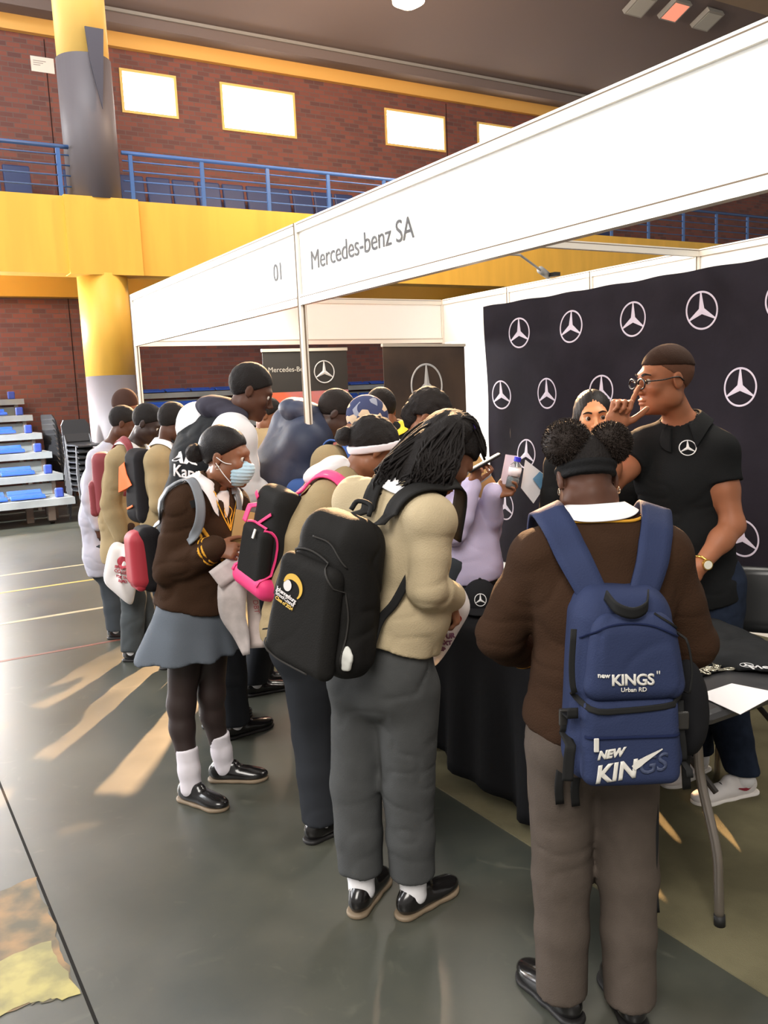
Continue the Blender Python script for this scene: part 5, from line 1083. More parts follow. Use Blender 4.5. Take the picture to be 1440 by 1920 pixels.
collar(J, J['Stop'], BLACKP, pm, gap=24, r=.064, drop=.020, tip=.035, h=.040)
for v_ in (818, 842): MB(pm.location).cyl(stick(J['Stop'], [W(1247,v_,-.1)], .004, 10)[0], stick(J['Stop'], [W(1247,v_,-.1)], .007, 10)[0], .005, n=10).build('button', M('button_dark', (70,68,66), .4), pm)
trousers(J, JEANS, pm, z1=.10, r=(.095,.072,.058,.052), h=.009, fold=.006, seed=36, name='jeans')
shb = bvh_of([c for c in pm.children if c.name.startswith('polo_shirt')][0], pm.location); star_emblem(W(1302,842,-.16), nz(RH3), (0,0,1), .031, 'star_emblem', M('print_white2', (225,225,225), .5), pm, pm.location, relief=.001, surf=shb, off=.002, ringw=.12)
SN = M('trainer_white', (224,218,216), .55); SNR = M('trainer_red', (140,40,58), .5)
for X in 'LR': sh_ = shoe(J, X, SN, pm, M('trainer_sole', (232,226,220), .6), L=.29); sock(J, X, WHITE, pm, .16, .046)
a = J['ankL']; f = J['toeL']; sdv = np.array([f[1], -f[0], 0.]); 
c_ = a + f*.0 - sdv*0; 
for sg in (1,-1): mb = ribbon([a+f*-.03+sdv*sg*.034-np.array([0,0,.030]), a+f*.01+sdv*sg*.038-np.array([0,0,.048]), a+f*.05+sdv*sg*.040-np.array([0,0,.038])], [.004,.014,.003], normal=sdv*sg, th=.003, n=10, o=pm.location); mb.build('trainer_stripe', SNR, pm)
hair_cap(J, M('hair_fade_brown', (50,35,28), .85, bump=(300,.5)), pm, th=.006, front=(.088,.062), back=(-.085,.045), amp=.0008, f=120); hair_cap(J, M('hair_fade_light', (98,68,54), .8, bump=(300,.3)), pm, th=.0025, front=(.03,.045), back=(-.085,-.05), amp=.0004, f=120, name='hair_fade')
# glasses
GB = M('glasses_black', (24,22,22), .25); mb = MB(pm.location)
for sg in (-1,1):
    c = hloc(J, sg*.033, .107, -.002); MB(pm.location).tube([c + J['hr']*math.cos(q)*.026 + J['hu']*math.sin(q)*.019 for q in np.linspace(0, 2*math.pi, 21)], .0036, 6).build('glasses_rim', GB, pm, True)
    MB(pm.location).tube(crom([hloc(J, sg*.058,.104,.006), hloc(J, sg*.079,.05,.006), hloc(J, sg*.086,-.005,.012), hloc(J, sg*.084,-.03,-.004)], 14), .0028, 6).build('glasses_temple', GB, pm, True)
MB(pm.location).tube([hloc(J,-.01,.113,.004), hloc(J,.01,.113,.004)], .0024, 6).build('glasses_bridge', GB, pm, True)
# brows and lips tint
def brows(J, par, mat=None):
    for sg in (-1,1): ribbon([hloc(J, sg*.014,.0945,.025), hloc(J, sg*.033,.0925,.031), hloc(J, sg*.052,.078,.026)], [.008,.008,.003], normal=J['hf'], th=.0015, n=8, o=par.location).build('eyebrow', mat or HAIR, par)
brows(J, pm)
# watch
GOLD = M('watch_gold', (206,168,88), .25, .9); e = J['elbL']; w_ = J['wrL']; d = nz(w_-e); c = w_ - d*.02; a1 = nz(np.cross(d, FH3)); a2 = np.cross(d, a1); mb = MB(c)
wt = thing('wrist_watch', c, 'gold wrist watch on the left wrist of the man in the polo shirt', 'watch')
MB(c).tube([c + a1*math.cos(q)*.034 + a2*math.sin(q)*.034 for q in np.linspace(0, 2*math.pi, 25)], .006, 8).build('watch_strap', GOLD, wt, True); nv = nz(-FH3+RH3*.1); MB(c).cyl(c+nv*.030, c+nv*.044, .020, n=20).build('watch_case', GOLD, wt); MB(c).cyl(c+nv*.044, c+nv*.046, .016, n=20).build('watch_dial', M('watch_dial', (220,216,200), .3), wt)
# ------------------------------------------------------------------ woman behind
q = at(1118, 810, 3.95); W = Plane(q[0], q[1]); bx, by = q[0], q[1]
J = pose(bx, by, 1.70, 236, 0, -2, arms=('down','down')); J['hs'] = 1.0; J['head'] = W(1113, 786, .0); J['neck'] = W(1118, 850, .03); set_head(J, -FH3*.96 - RH3*.14 + np.array([0,0,.05]), 3)
for k_ in ('shL','shR','elbL','elbR','wrL','wrR'): pass
dz = J['neck'] - (pose(bx, by, 1.70, 236)['neck']); 
for k_ in ('shL','shR','elbL','elbR','wrL','wrR','chest','waist'): J[k_] = J[k_] + dz*(1 if k_[:2] in ('sh',) else .6)
pw = thing('person', (bx,by,0), 'woman with long black centre-parted hair looking up from behind the hair puffs', 'person'); up_body(J)
SKW = M('skin_warm_tan', (204,142,100), .48, spec=.4); Bd = body(J, {'L': DEFH(J,'L'), 'R': DEFH(J,'R')}, bulk=.92); sdf_obj('body', Bd, SKW, .0045, pw); eyes(J, pw, look=(-.28,.12)); brows(J, pw, HAIRB)
tee(J, M('polo_black'), pw, off=.016, loose=.02, hem=.06, h=.010, seed=44, bulk=.92, name='top'); trousers(J, DARKT, pw, z1=.08, h=.012, seed=45, bulk=.95)
for X in 'LR': shoe(J, X, SHOE, pw)
ribbon([hloc(J,-.022,.0985,-.069), hloc(J,0,.107,-.068), hloc(J,.022,.0985,-.069)], [.006,.014,.006], normal=J['hf'], th=.001, n=8, o=pw.location).build('lips', M('lips_rose', (168,92,80), .4), pw, True)
S = SDF(); A = haxes(J); S.u(p_ell(hloc(J,0,-.03,.035), (.086,.105,.103), A)); S.u(p_cone(hloc(J,-.05,-.05,-.02), hloc(J,-.075,-.05,-.2), .05, .045), .03); S.u(p_cone(hloc(J,.05,-.05,-.02), hloc(J,.075,-.05,-.2), .05, .045), .03)
S.sub(p_ell(hloc(J,0,.09,-.045), (.066,.085,.118), A), .01); S.sub(p_ell(hloc(J,0,.03,.16), (.0025,.12,.05), A), .004); S.disp = lambda P: .0012*np.sin(((P-J['head'])@J['hr'])*500); sdf_obj('hair', S, M('hair_sleek'), .005, pw)

# ------------------------------------------------------------------ crowd behind
def crowd(D, uc, vc, label, yaw, H, lean, jp, hdir, skin, top, bottom, feet=None, hair='short', h=.010, collar_m=None, bulk=1., off=.018, loose=.03, tname='sweater', arms=('fwd','fwd'), hs=1., topkw=None, shoes=True, tilt=0., fold=.006, hairm=None, hands=None):
    global W, J
    q = at(uc, vc, D); W = Plane(q[0], q[1]); J = pose(q[0], q[1], H, yaw, lean, 20, arms=arms, feet=feet); J['hs'] = hs
    auto = dict(J)
    for k_, v_ in jp.items(): J[k_] = W(*v_)
    if 'neck' in jp:
        dn = J['neck']-auto['neck']
        for k_, wt_ in (('chest',.75),('waist',.4)):
            if k_ not in jp: J[k_] = auto[k_] + dn*wt_
        for X in 'LR':
            if 'sh'+X not in jp: J['sh'+X] = auto['sh'+X] + dn
            ds = J['sh'+X]-auto['sh'+X]
            if 'elb'+X not in jp: J['elb'+X] = auto['elb'+X] + ds
            de = J['elb'+X]-auto['elb'+X]
            if 'wr'+X not in jp: J['wr'+X] = auto['wr'+X] + de
    set_head(J, hdir, tilt); J['sd'] = nz(np.array([*(J['shR']-J['shL'])[:2], 0.])) if ('shR' in jp or 'shL' in jp) else J['sd']
    p = thing('person', (q[0],q[1],0), label, 'person'); up_body(J)
    sdf_obj('body', body(J, hands or {'L': DEFH(J,'L'), 'R': DEFH(J,'R')}, bulk=bulk), skin, .007 if hands is None else .005, p); eyes(J, p)
    tee(J, top, p, off=off, loose=loose, h=h, seed=int(uc), bulk=bulk, name=tname, fold=fold, **(topkw or {}))
    if collar_m: collar(J, J['Stop'], collar_m, p)
    trousers(J, bottom, p, z1=.07, h=h+.002, seed=int(vc), bulk=bulk)
    if shoes:
        for X in 'LR': shoe(J, X, SHOE, p); sock(J, X, WHITE, p, .16, .044)
    if hair == 'short': hair_cap(J, hairm or HAIR, p, th=.008, amp=.002, f=90, h=.007)
    return p
DN = np.array([0,0,-1.])
# girl with the pink and black backpack
p3 = crowd(3.45, 575, 1150, 'person with a white hood and hair band, wearing the pink and black backpack', 0, 1.62, 25, dict(head=(698,846,.02), neck=(650,900,.0), shL=(628,905,.13), shR=(612,945,-.13), chest=(592,990,.0), waist=(570,1085,.0), pel=(565,1175,.0), hipL=(565,1215,.06), hipR=(570,1215,-.06), kneeL=(590,1370,.05), kneeR=(585,1375,-.05), elbR=(640,1040,-.1), wrR=(690,1060,.02), elbL=(640,1020,.2), wrL=(700,1030,.15)), RH3*.75+FH3*.35+DN*.6, SKIN_M, BEIGE_D, DARKT, feet={'L': (1.46,3.02,20), 'R': (1.39,2.90,10)}, hair=None, h=.008)
hair_cap(J, HAIR, p3, th=.016, front=(.086,.056), back=(-.085,-.03), amp=.004, f=60)
for uu, vv, rr in ((645,818,.036), (722,812,.03)):
    S = SDF(); S.u(p_ell(W(uu,vv,.0), (rr,)*3)); S.disp = lambda P: .006*noise3(P, 55, 3); sdf_obj('hair_bun', S, HAIR, .005, p3)
S = SDF(); A = haxes(J); S.u(p_ell(hloc(J,0,-.016,.034), (.092,.113,.108), A)); n_ = nz(J['hu']*.75-J['hf']*.66); S.cut(hloc(J,0,-.05,-.002)+n_*.0, n_); S.cut(hloc(J,0,-.05,-.002)-n_*.030, -n_); sdf_obj('headband', S, M('headband_white', (226,218,224), .8), .005, p3)
S = SDF(); S.u(p_ell(W(608,885,.0), (.085,.085,.045), np.stack([RH3*.9+np.array([0,0,.3]), FH3, np.array([-.3*RH3[0],-.3*RH3[1],.95])]))); S.u(p_ell(W(640,872,.02), (.06,.08,.035)), .03); S.disp = folds(.010, (18,18,18), 5); sdf_obj('hood', S, M('hood_white', (214,210,210), .85), .007, p3)
PINK = M('bag_pink', (226,58,118), .6); bc = W(519, 1014, -.02); axn = nz(-RH3*.80-FH3*.62+np.array([0,0,.1])); axu = nz(RH3*.38+np.array([0,0,1.])); axs = nz(np.cross(axu, axn)); axs = axs if axs@RH3 > 0 else -axs
root, S, loc, A, c, T = backpack(J, 'backpack', 'black backpack with bright pink piping and pink base', None, (.25,.15,.42), (BLACKB, BLACKB), center=bc, axes=(axs, axn, axu), pocket=False, straps=False, taper=.2, h=.006)
ro = tuple(root.location); bo = root.children[0]
S2 = SDF(); S2.u(p_box(loc(0,.075,-.055), (.098,.032,.115), A, .03, .1)); pk = sdf_obj('front_pocket', S2, BLACKB, .006, root)
S3 = SDF(); S3.u(p_box(loc(0,.0,-.175), (.128,.088,.045), A, .04)); bt_ = sdf_obj('pink_base', S3, PINK, .006, root); BVb = joinbvh([bo, pk, bt_], root.location); nb_ = axn
strip([loc(-.095,.1,-.15), loc(-.10,.1,-.02), loc(-.085,.1,.055), loc(0,.1,.065), loc(.085,.1,.055), loc(.10,.1,-.02), loc(.095,.1,-.15)], .014, 'pink_piping', PINK, n=40)
strip([loc(-.11,.1,.05), loc(-.10,.1,.13), loc(-.06,.1,.18)], .030, 'pink_piping', PINK); strip([loc(-.02,.1,.07), loc(.06,.1,.13)], .012, 'pink_piping', PINK); MB(ro).obox(proj_on([loc(.03,.1,.045)], nb_, BVb, .008)[0], A[0]*.006, A[1]*.002, A[2]*.018).build('zip_pull', SILV, root)
for pts in ([loc(-.03,-.06,.20), W(575,930,-.02), W(610,905,-.10), W(640,925,-.16), W(640,990,-.16)], [loc(.03,-.06,.20), W(600,918,.08), W(632,888,.12), W(655,905,.17)]): ribbon(pts, .055, S=J['Stop'], off=.010, th=.008, n=30, push=True, o=ro).build('shoulder_strap', PINK, root, True)
# lavender shirt
LAV = M('shirt_lavender', (176,168,196), .8, bump=(200,.2))
p12 = crowd(4.25, 870, 1100, 'person in a lavender shirt with braided hair at the end of the table', -45, 1.70, 8, dict(head=(803,782,.0), neck=(838,882,.0), shR=(826,925,-.12), shL=(882,912,.10), chest=(862,965,.0), waist=(872,1020,.0), pel=(876,1065,.0), elbR=(850,1000,-.20), wrR=(884,912,-.20), elbL=(915,995,.02), wrL=(924,924,-.15), kneeR=(845,1220,.0), kneeL=(862,1220,.05)), RH3*.85-FH3*.05+DN*.6, SKIN_M, LAV, M('trousers_charcoal', (52,56,60), .85), feet={'R': (2.33,3.62,-50), 'L': (2.42,3.78,-40)}, hair=None, loose=.03, h=.008, tname='shirt', hands={'L': dict(d=RH3*.95+np.array([0,0,.12]), n=FH3*.6-np.array([0,0,.8]), curl=(42,45,48,50), thumb=(30,30)), 'R': dict(d=np.array([0,0,1.])+RH3*.4, n=FH3*.4-RH3*.6, curl=(40,45,48,50))})
hair_cap(J, HAIR, p12, th=.014, front=(.080,.064), back=(-.085,-.04), amp=.005, f=70)
S = SDF(); S.u(p_ell(W(772,778,.0), (.05,.05,.07))); S.disp = lambda P: .007*noise3(P, 60, 3); sdf_obj('hair_bun', S, HAIR, .006, p12)
ph = J['wrR']+np.array([0,0,.09]); sheet_c = ph
o = MB(W(908,868,-.22)).obox(W(908,868,-.22), nz(RH3*.9+np.array([0,0,.45]))*.082, nz(FH3)*.030, nz(np.array([0,0,.9])-RH3*.45)*.007).build('mobile_phone', M('phone_black', (22,22,24), .3), None, False, bevel=.004); tag(o, 'black mobile phone held up by the person in the lavender shirt', 'phone')
cb_ = W(896,892,-.06); d1 = nz(RH3*.45-np.array([0,0,.8])); d2 = nz(np.array([0,0,.5])+RH3*.8); bx_ = thing('carton', cb_, 'folded brown carton with grey edges tucked against the lavender shirt', 'box')
MB(cb_).obox(cb_, d1*.115, d2*.055, FH3*.012).build('board', CARD, bx_, bevel=.003); MB(cb_).obox(cb_-d1*.10+d2*.01, d1*.012, d2*.05, FH3*.0125).build('grey_edge', M('carton_grey', (128,136,138), .6), bx_); MB(cb_).obox(cb_+d1*.03, d1*.006, d2*.0552, FH3*.0128).build('grey_edge', M('carton_grey'), bx_)
# bottle
bt0 = W(958,915,-.16); bt1 = W(971,858,-.16); d = nz(bt1-bt0); L_ = np.linalg.norm(bt1-bt0); t = thing('water_bottle', bt0, 'small clear water bottle with a blue cap held over the leaflets', 'bottle'); prof = [(0,.020),(.03,.028),(.3,.029),(.36,.026),(.62,.029),(.74,.026),(.84,.014),(.88,.013)]
MB(bt0).tube([bt0+d*L_*q for q, r in prof], [r for q, r in prof], 24).build('bottle_body', M('bottle_clear', (225,235,240), .08, trans=.9, ior=1.2), t, True); MB(bt0).tube([bt0+d*L_*.40, bt0+d*L_*.66], [.0298,.0298], 24).build('bottle_label', M('label_white', (226,218,222), .5), t, True); MB(bt0).cyl(bt0+d*L_*.87, bt0+d*L_*1.02, .016, n=20).build('cap', M('cap_blue', (44,48,190), .4), t)
MB(bt0).tube([bt0+d*L_*.05, bt0+d*L_*.36], [.024,.025], 20).build('water', M('water', (190,215,225), .05, trans=.8, ior=1.33), t, True)
pb1 = sheet('brochure', [W(935,920,-.13), W(955,925,-.13), W(970,855,-.11), W(948,852,-.11)], M('brochure_pink', (206,188,198), .5), 'pinkish brochure behind the bottle in the outstretched hand', 'brochure', .004)
pb2 = sheet('brochure', [W(977,915,-.12), W(1000,944,-.12), W(1031,898,-.10), W(985,862,-.10)], M('brochure_white', (196,196,200), .5), 'white and blue brochure fanned out to the right of the bottle', 'brochure', .004)
sheet('blue_print', [W(999,898,-.128), W(1014,918,-.128), W(1029,898,-.106), W(1012,884,-.106)], M('brochure_blue', (86,128,160), .5), '', '', .001, parent=pb2).location = (0,0,0)
for o_ in pb2.children: 
    off_ = Vector(sum(np.array(p) for p in [W(999,898,-.128), W(1014,918,-.128), W(1029,898,-.106), W(1012,884,-.106)])/4) - pb2.location
    for v in o_.data.vertices: v.co += off_
# tall boy in the black and white hooded jacket
BJ = M('jacket_black', (27,28,30), .8, bump=(120,.2)); WJ = M('jacket_white', (216,214,216), .75)
p8 = crowd(4.4, 395, 1000, 'tall person in a black and white hooded jacket with white lettering on the back', 8, 1.84, 18, dict(head=(471,735,.0), neck=(425,800,.0), shL=(372,800,.17), shR=(436,826,-.14), chest=(385,870,.0), waist=(370,950,.0), pel=(365,1020,.0), elbR=(455,925,-.10), wrR=(500,940,.02)), RH3*.85+FH3*.15+DN*.42, SKIN_D, BJ, DARKT, tname='jacket', off=.030, hs=1.03, topkw=dict(arm_r=(.07,.06,.045)))
for X in 'LR':
    T = SDF(); a_, e_ = J['sh'+X], J['elb'+X]; arm(T, J, X, (.07,.06,.045), .035*.7+.010, k=.014); T.u(p_cone(J['neck']+(J['sh'+X]-J['neck'])*.75+J['cu']*.02, J['sh'+X]+J['cu']*.012, .060*J['s']+.040, .070*J['s']+.044), .02); T.disp = J['Stop'].disp; sdf_obj('sleeve', T, WJ, .010, p8)
S = SDF(); A_ = np.stack([RH3, FH3, np.array([0,0,1.])]); S.u(p_ell(W(415,768,.02), (.13,.12,.07), np.stack([nz(RH3+np.array([0,0,-.3])), FH3, nz(np.array([0,0,1.])+RH3*.3)])), .03); S.u(p_ell(W(440,782,-.08), (.07,.05,.05)), .04); S.disp = folds(.012, (14,14,14), 9); sdf_obj('hood', S, M('hood_grey', (58,56,66), .85), .008, p8)
jb = joinbvh([c_ for c_ in p8.children if c_.name.startswith('jacket')], p8.location); tr = nz(RH3*.8+FH3*-.0+np.array([0,0,-.10])); tu = nz(np.array([0,0,1.])+RH3*.1); tn = np.cross(tr, tu)
text_mesh('Kappa', .082, W(322,892,-.12), tr, tu, 'print_lettering', M('print_white'), p8, p8.location, surf=jb, off=.003, bold=.002)
def polyprint(pts2, c, r, u, name, mat, par, bv, off=.003):
    P = []; n = np.cross(nz(r), nz(u)); m = len(pts2)
    for i in range(m):
        a = np.array(pts2[i]); b = np.array(pts2[(i+1) % m])
        for q in range(4): w_ = a+(b-a)*q/4.; P.append(np.array(c)+nz(r)*w_[0]+nz(u)*w_[1])
    P = proj_on(P, n, bv, off); mb = MB(par.location); mb.add(P, [tuple(range(len(P)))]); return mb.build(name, mat, par)
for sg in (-1,1):
    polyprint([(sg*x_, y_) for x_, y_ in ((.0,.0),(.012,.038),(.022,.055),(.034,.050),(.038,.034),(.055,.018),(.075,.006),(.075,.0),(.045,.004),(.03,.012),(.02,.0))], W(347,868,-.12), tr, tu, 'print_figure', M('print_white'), p8, jb)
# navy puffer
def quilt(P): return .005*np.abs(np.sin(P[:,2]*34+P[:,0]*3)) 
p9 = crowd(4.75, 520, 1050, 'person leaning forward in a navy quilted puffer jacket with the hood down', 5, 1.78, 24, dict(head=(628,778,.0), neck=(585,805,.0), shL=(548,800,.17), shR=(572,835,-.15), chest=(540,880,.0), waist=(520,965,.0), pel=(515,1050,.0), elbR=(575,930,-.16), wrR=(630,960,.0)), RH3*.75+FH3*.1+DN*.7, M('skin_very_dark', (52,36,32), .5), M('puffer_navy', (44,52,74), .6, bump=(60,.2)), DARKT, tname='puffer_jacket', off=.055, loose=.05, h=.011, feet={'L': (1.93,4.72,0), 'R': (1.84,4.60,-5)})
S = SDF(); S.u(p_ell(W(566,772,.02), (.13,.13,.075), np.stack([nz(RH3+np.array([0,0,-.3])), FH3, nz(np.array([0,0,1.])+RH3*.3)]))); S.disp = folds(.010, (12,12,12), 4); sdf_obj('hood', S, M('puffer_navy'), .009, p9)
# patterned head scarf
p10 = crowd(4.35, 640, 1020, 'person in a beige sweater wearing a blue and cream patterned head scarf', 20, 1.66, 25, dict(head=(684,798,.0), neck=(648,858,.0), shL=(655,850,.16), shR=(614,868,-.14), chest=(620,930,.0), waist=(610,1000,.0), pel=(605,1080,.0)), RH3*.6+FH3*.3+DN*.8, SKIN_M, BEIGE_D, DARKT, hair=None, feet={'L': (2.0,4.0,20), 'R': (1.86,3.92,10)})
S = SDF(); A = haxes(J); S.u(p_ell(hloc(J,0,-.022,.04), (.088,.112,.106), A)); S.cut(hloc(J,0,.06,.045), J['hf']*.8-J['hu']*.6); SC = M('scarf_pattern', (188,174,154), .8)
nt = SC.node_tree; tc_n = nt.nodes.new('ShaderNodeTexCoord'); vo = nt.nodes.new('ShaderNodeTexVoronoi'); vo.inputs['Scale'].default_value = 24; vr = nt.nodes.new('ShaderNodeValToRGB'); vr.color_ramp.interpolation = 'CONSTANT'
for e_, (p_, c__) in zip((vr.color_ramp.elements[0], vr.color_ramp.elements[1], vr.color_ramp.elements.new(.62), vr.color_ramp.elements.new(.8)), ((0.,(62,68,98)), (.38,(190,176,156)), (.62,(142,146,160)), (.8,(206,184,156)))): e_.position = p_; e_.color = lin(c__)
nt.links.new(tc_n.outputs['Object'], vo.inputs['Vector']); sp_ = nt.nodes.new('ShaderNodeSeparateColor'); nt.links.new(vo.outputs['Color'], sp_.inputs[0]); nt.links.new(sp_.outputs[0], vr.inputs[0]); nt.links.new(vr.outputs[0], nt.nodes['Principled BSDF'].inputs['Base Color']); SC = SC; sdf_obj('head_scarf', S, SC, .006, p10)
root = thing('backpack', W(640,850,-.1), 'blue backpack strap bag on the shoulder of the person in the patterned head scarf', 'backpack'); root['label'] = 'small blue backpack on the shoulders of the person in the patterned scarf'
q1_ = W(600,960,-.15); S = SDF(); S.u(p_box(W(585,960,.05), (.12,.08,.17), np.stack([RH3, FH3, np.array([0,0,1.])]), .05)); sdf_obj('bag_body', S, M('bag_blue', (66,96,158), .7), .01, root); 
ribbon([W(598,885,-.02), W(612,838,-.04), W(632,828,-.10), W(655,850,-.16), W(665,900,-.16)], .065, S=J['Stop'], off=.008, th=.008, n=26, push=True, o=root.location).build('shoulder_strap', M('bag_blue'), root, True)
# yellow collar
p11 = crowd(5.0, 742, 1000, 'short-haired person in a black jacket with a yellow collar', 50, 1.72, 6, dict(head=(714,772,.0), neck=(737,812,.0)), FH3*.5+RH3*-.3+DN*.25, SKIN_M, BJ, DARKT, tname='jacket', off=.03, collar_m=M('collar_yellow', (226,206,70), .7))
# small head between the jacket and the puffer
p15 = crowd(6.1, 500, 950, 'dark head showing between the black and white jacket and navy puffer', 10, 1.66, 10, dict(head=(503,780,.0), neck=(497,815,.0)), RH3*.8+DN*.3, SKIN_M, BEIGE_D, DARKT)
# left group
p5 = crowd(5.9, 245, 1030, 'person in a beige sweater carrying a white plastic bag at the left', -15, 1.74, 10, dict(head=(277,795,.0), neck=(247,840,.0), shR=(222,866,-.16), shL=(262,856,.13), chest=(236,905,.0), waist=(232,970,.0), pel=(240,1035,.0), elbR=(207,945,-.18), wrR=(226,1005,-.2), kneeR=(250,1120,-.06), kneeL=(262,1120,.06)), RH3*.85-FH3*.05+DN*.5, M('skin_very_dark'), BEIGE_D, M('trousers_slate2', (66,70,72), .85), feet={'R': (1.44,5.76,-40), 'L': (1.62,5.86,-25)}, collar_m=WHITE, arms=('fwd','down'), h=.009)
MAR = M('bag_maroon', (128,50,56), .65); bc = W(196, 908, .0); axn = nz(-RH3*.95-FH3*.25)
root, S, loc, A, c, T = backpack(J, 'backpack', 'maroon backpack on the back of the person carrying the white plastic bag', None, (.26,.14,.44), (MAR, MAR), center=bc, axes=(nz(np.cross(axn, [0,0,1.])), axn, np.array([0,0,1.])), straps=False, pocket=True, h=.010)
ribbon([W(205,860,.0), W(225,828,-.02), W(240,835,-.14), W(247,875,-.2), W(238,930,-.2)], .055, S=J['Stop'], off=.010, th=.008, n=26, push=True, o=tuple(root.location)).build('shoulder_strap', MAR, root, True)
p7 = crowd(5.5, 318, 1030, 'person in a beige sweater with a white collar behind the tall black and white jacket', 15, 1.72, 8, dict(head=(326,795,.0), neck=(312,838,.0), shR=(296,866,-.16), shL=(335,858,.14), chest=(312,905,.0), waist=(312,970,.0), pel=(315,1030,.0), elbR=(300,945,-.2)), RH3*.6+FH3*.5+DN*.4, SKIN_D, BEIGE_D, DARKT, collar_m=WHITE)
bc = W(268, 912, -.06); axn = nz(-RH3*.75-FH3*.65); axu = nz(np.array([0,0,1.])+RH3*.08); axs = nz(np.cross(axu, axn))
root, S, loc, A, c, T = backpack(J, 'backpack', 'black backpack with a bright orange panel at the left of the crowd', None, (.27,.16,.47), (M('bag_black2'), M('bag_black2')), center=bc, axes=(axs, axn, axu), straps=False, pocket=False, h=.008, taper=.25)
ORG = M('bag_orange', (244,104,30), .6); nb_ = axn; ro = tuple(root.location); BVb = joinbvh([root.children[0]], root.location)
rr_ = nz(RH3); uu_ = np.array([0,0,1.])
def on_px(pts, nrm, bv, off): return proj_on([W(u_, v_, -.4) for u_, v_ in pts], nrm, bv, off)
mbp = MB(ro); P = proj_on([loc(x_*sgn_, .1, z_) for sgn_ in (1,) for x_, z_ in ((-.105,.17),(-.06,.15),(-.03,.08),(.03,.02),(-.02,.0),(-.08,-.03),(-.125,-.04),(-.12,.05),(-.115,.12))], nb_, BVb, .005); mbp.add(P, [tuple(range(len(P)))]); ob_ = mbp.build('orange_panel', ORG, root); sm = ob_.modifiers.new('thick', 'SOLIDIFY'); sm.thickness = .004
strip([loc(-.07,.1,-.14), loc(.02,.1,-.11)], .012, 'orange_trim', ORG)
ribbon([loc(.05,-.08,.2), W(300,838,-.04), W(318,822,-.04), W(335,845,-.1), W(338,900,-.1)], .04, S=J['Stop'], off=.008, th=.006, n=24, push=True, o=ro).build('shoulder_strap', WEB, root, True)
p6 = crowd(6.5, 195, 1030, 'person in a loose white shirt at the far left of the crowd', -5, 1.74, 10, dict(head=(232,795,.0), neck=(208,838,.0), shR=(182,862,-.16), shL=(218,856,.15), chest=(190,905,.0), waist=(186,970,.0), pel=(196,1040,.0), elbR=(168,935,-.18), wrR=(185,985,-.18), kneeR=(212,1110,-.05)), RH3*.8+FH3*.2+DN*.35, SKIN_D, M('shirt_white', (172,170,182), .75), M('trousers_charcoal'), feet={'R': (1.50,6.40,-30), 'L': (1.66,6.50,-20)}, tname='shirt', loose=.025, off=.012, bulk=.95, topkw=dict(hem=.14), arms=('fwd','down'))
p16 = crowd(7.2, 238, 1000, 'person in a dark knitted cap behind the person in the white shirt', 10, 1.84, 5, dict(head=(237,768,.0), neck=(240,812,.0)), RH3*.8+FH3*.2+DN*.15, SKIN_M, BEIGE_D, DARKT, hair=None)
S = SDF(); A = haxes(J); S.u(p_ell(hloc(J,0,-.018,.055), (.09,.105,.115), A)); S.cut(hloc(J,0,.02,.03), -J['hu']+J['hf']*.2); sdf_obj('knitted_cap', S, M('cap_brown_knit', (66,48,42), .9, bump=(80,.5)), .008, p16)

# ------------------------------------------------------------------ plastic bags
PLB = M('plastic_bag_white', (232,226,224), .35, trans=.12, bump=(14,.5)); RED = M('print_crimson', (176,60,74), .5); PUR = M('print_plum', (120,70,96), .5)
def bag(name, outline, W_, off, th, label):
    P = np.array([W_(u_, v_, off) for u_, v_ in outline]); c = P.mean(0); P = c+(P-c)*1.14; t = thing(name, c, label, 'bag'); n = FH3; mb = MB(c); rings = []
    for k_, (s_, d_) in enumerate(((.0,-1.),(.55,-.95),(.85,-.62),(1.,0),(.85,.62),(.55,.95),(0.,1.))):
        s2 = max(s_, .02); rings.append([c + (p-c)*s2 + n*d_*th*(1+.25*math.sin(5*i)) for i, p in enumerate(P)])
    mb.rings(rings, cap=False); o = mb.build('bag_body', PLB, t, True); sb = o.modifiers.new('sub', 'SUBSURF'); sb.levels = 1; sb.render_levels = 2
    return t, o, c
Wb = Plane(1.44, 5.60); ol = [(207,1024),(222,1018),(232,1026),(242,1022),(248,1050),(253,1078),(257,1088),(250,1112),(248,1134),(232,1122),(212,1104),(194,1090),(200,1060)]
t, o, c = bag('plastic_bag', ol, Wb, .0, .055, 'white plastic carrier bag with dark red print hanging from a hand at the left'); bb = bvh_of(o, t.location)
r_ = nz(RH3+np.array([0,0,-.28])); u_ = nz(np.array([0,0,1.])+RH3*.22); 
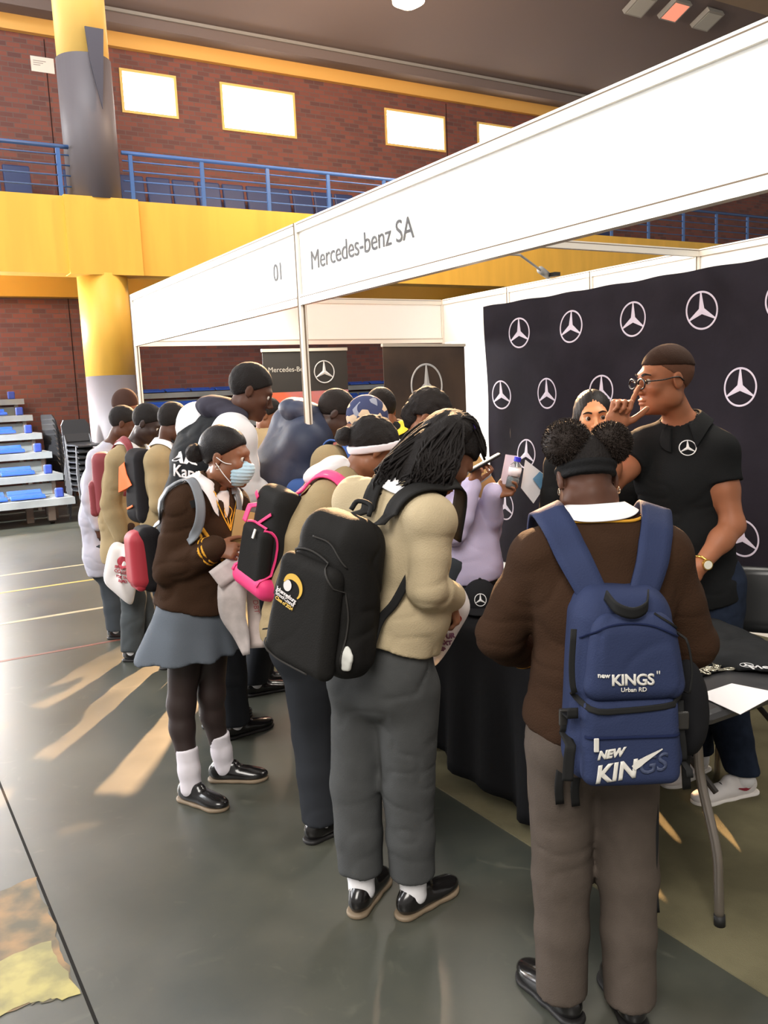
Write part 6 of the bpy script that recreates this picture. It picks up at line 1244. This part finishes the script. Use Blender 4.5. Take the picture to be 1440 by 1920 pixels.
S = None; mb = MB(c); e0 = Wb(231,1054,-.06); pr = proj_on([e0 + r_*math.cos(q)*.034*1.2 + u_*math.sin(q)*.038 for q in np.linspace(0, 2*math.pi, 25)[:-1]], -FH3, bb, .012); mb.add(pr, [tuple(range(24))]); mb.build('print_oval', RED, t)
for i_, (tx, sz) in enumerate((('YOUR', .020), ('FUTURE', .034), ('CONNECTION', .030), ('STARTS HERE', .026), ('NOW', .026))): pass
bb2 = bb
for i_, (tx, sz, uu, vv) in enumerate((('BRIGHT IDEAS', .030, 215, 1064), ('COLLECTION', .036, 214, 1072), ('FOR THE FAIR', .028, 217, 1082), ('EXPO', .028, 222, 1090))): text_mesh(tx, sz*.8, Wb(uu, vv, -.06), r_, u_, 'print_lettering', RED, t, t.location, surf=bb2, off=.010, bold=.001, spacing=.9)
Wb = Plane(1.50, 2.42); ol = [(806,1128),(818,1124),(838,1128),(852,1092),(866,1104),(882,1138),(872,1160),(858,1182),(846,1204),(832,1226),(816,1246),(808,1240),(812,1205),(816,1175),(808,1150)]
t, o, c = bag('plastic_bag', ol, Wb, .03, .045, 'white plastic carrier bag with a red oval held by the braided girl'); bb = bvh_of(o, t.location)
mb = MB(c); e0 = Wb(843,1168,-.06); pr = proj_on([e0 + RH3*math.cos(q)*.045 + nz(np.array([0,0,1])-RH3*.1)*math.sin(q)*.026 for q in np.linspace(0, 2*math.pi, 33)[:-1]], -FH3, bb, .006); mb.add(pr, [tuple(range(32))]); mb.build('print_oval', M('print_scarlet', (196,44,46), .5), t)
text_mesh('ON TRACK', .013, Wb(826,1172,-.06), RH3, (0,0,1), 'print_lettering', PLB, t, t.location, surf=bb, off=.008, bold=.001)
for tx, sz, uu, vv in (('YOUR', .024, 818, 1201), ('NEXT', .022, 817, 1214), ('STEP', .018, 816, 1226)): text_mesh(tx, sz, Wb(uu, vv, -.06), nz(RH3-np.array([0,0,.1])), (0,0,1), 'print_lettering', PUR, t, t.location, surf=bb, off=.006, bold=.0015)
o = MB(Wb(828,1128,-.01)).cyl(Wb(826,1133,-.01), Wb(829,1122,-.01), .016, n=18).build('bottle_cap', M('cap_blue'), None); tag(o, 'blue bottle cap poking out of the bag held by the braided girl', 'bottle')
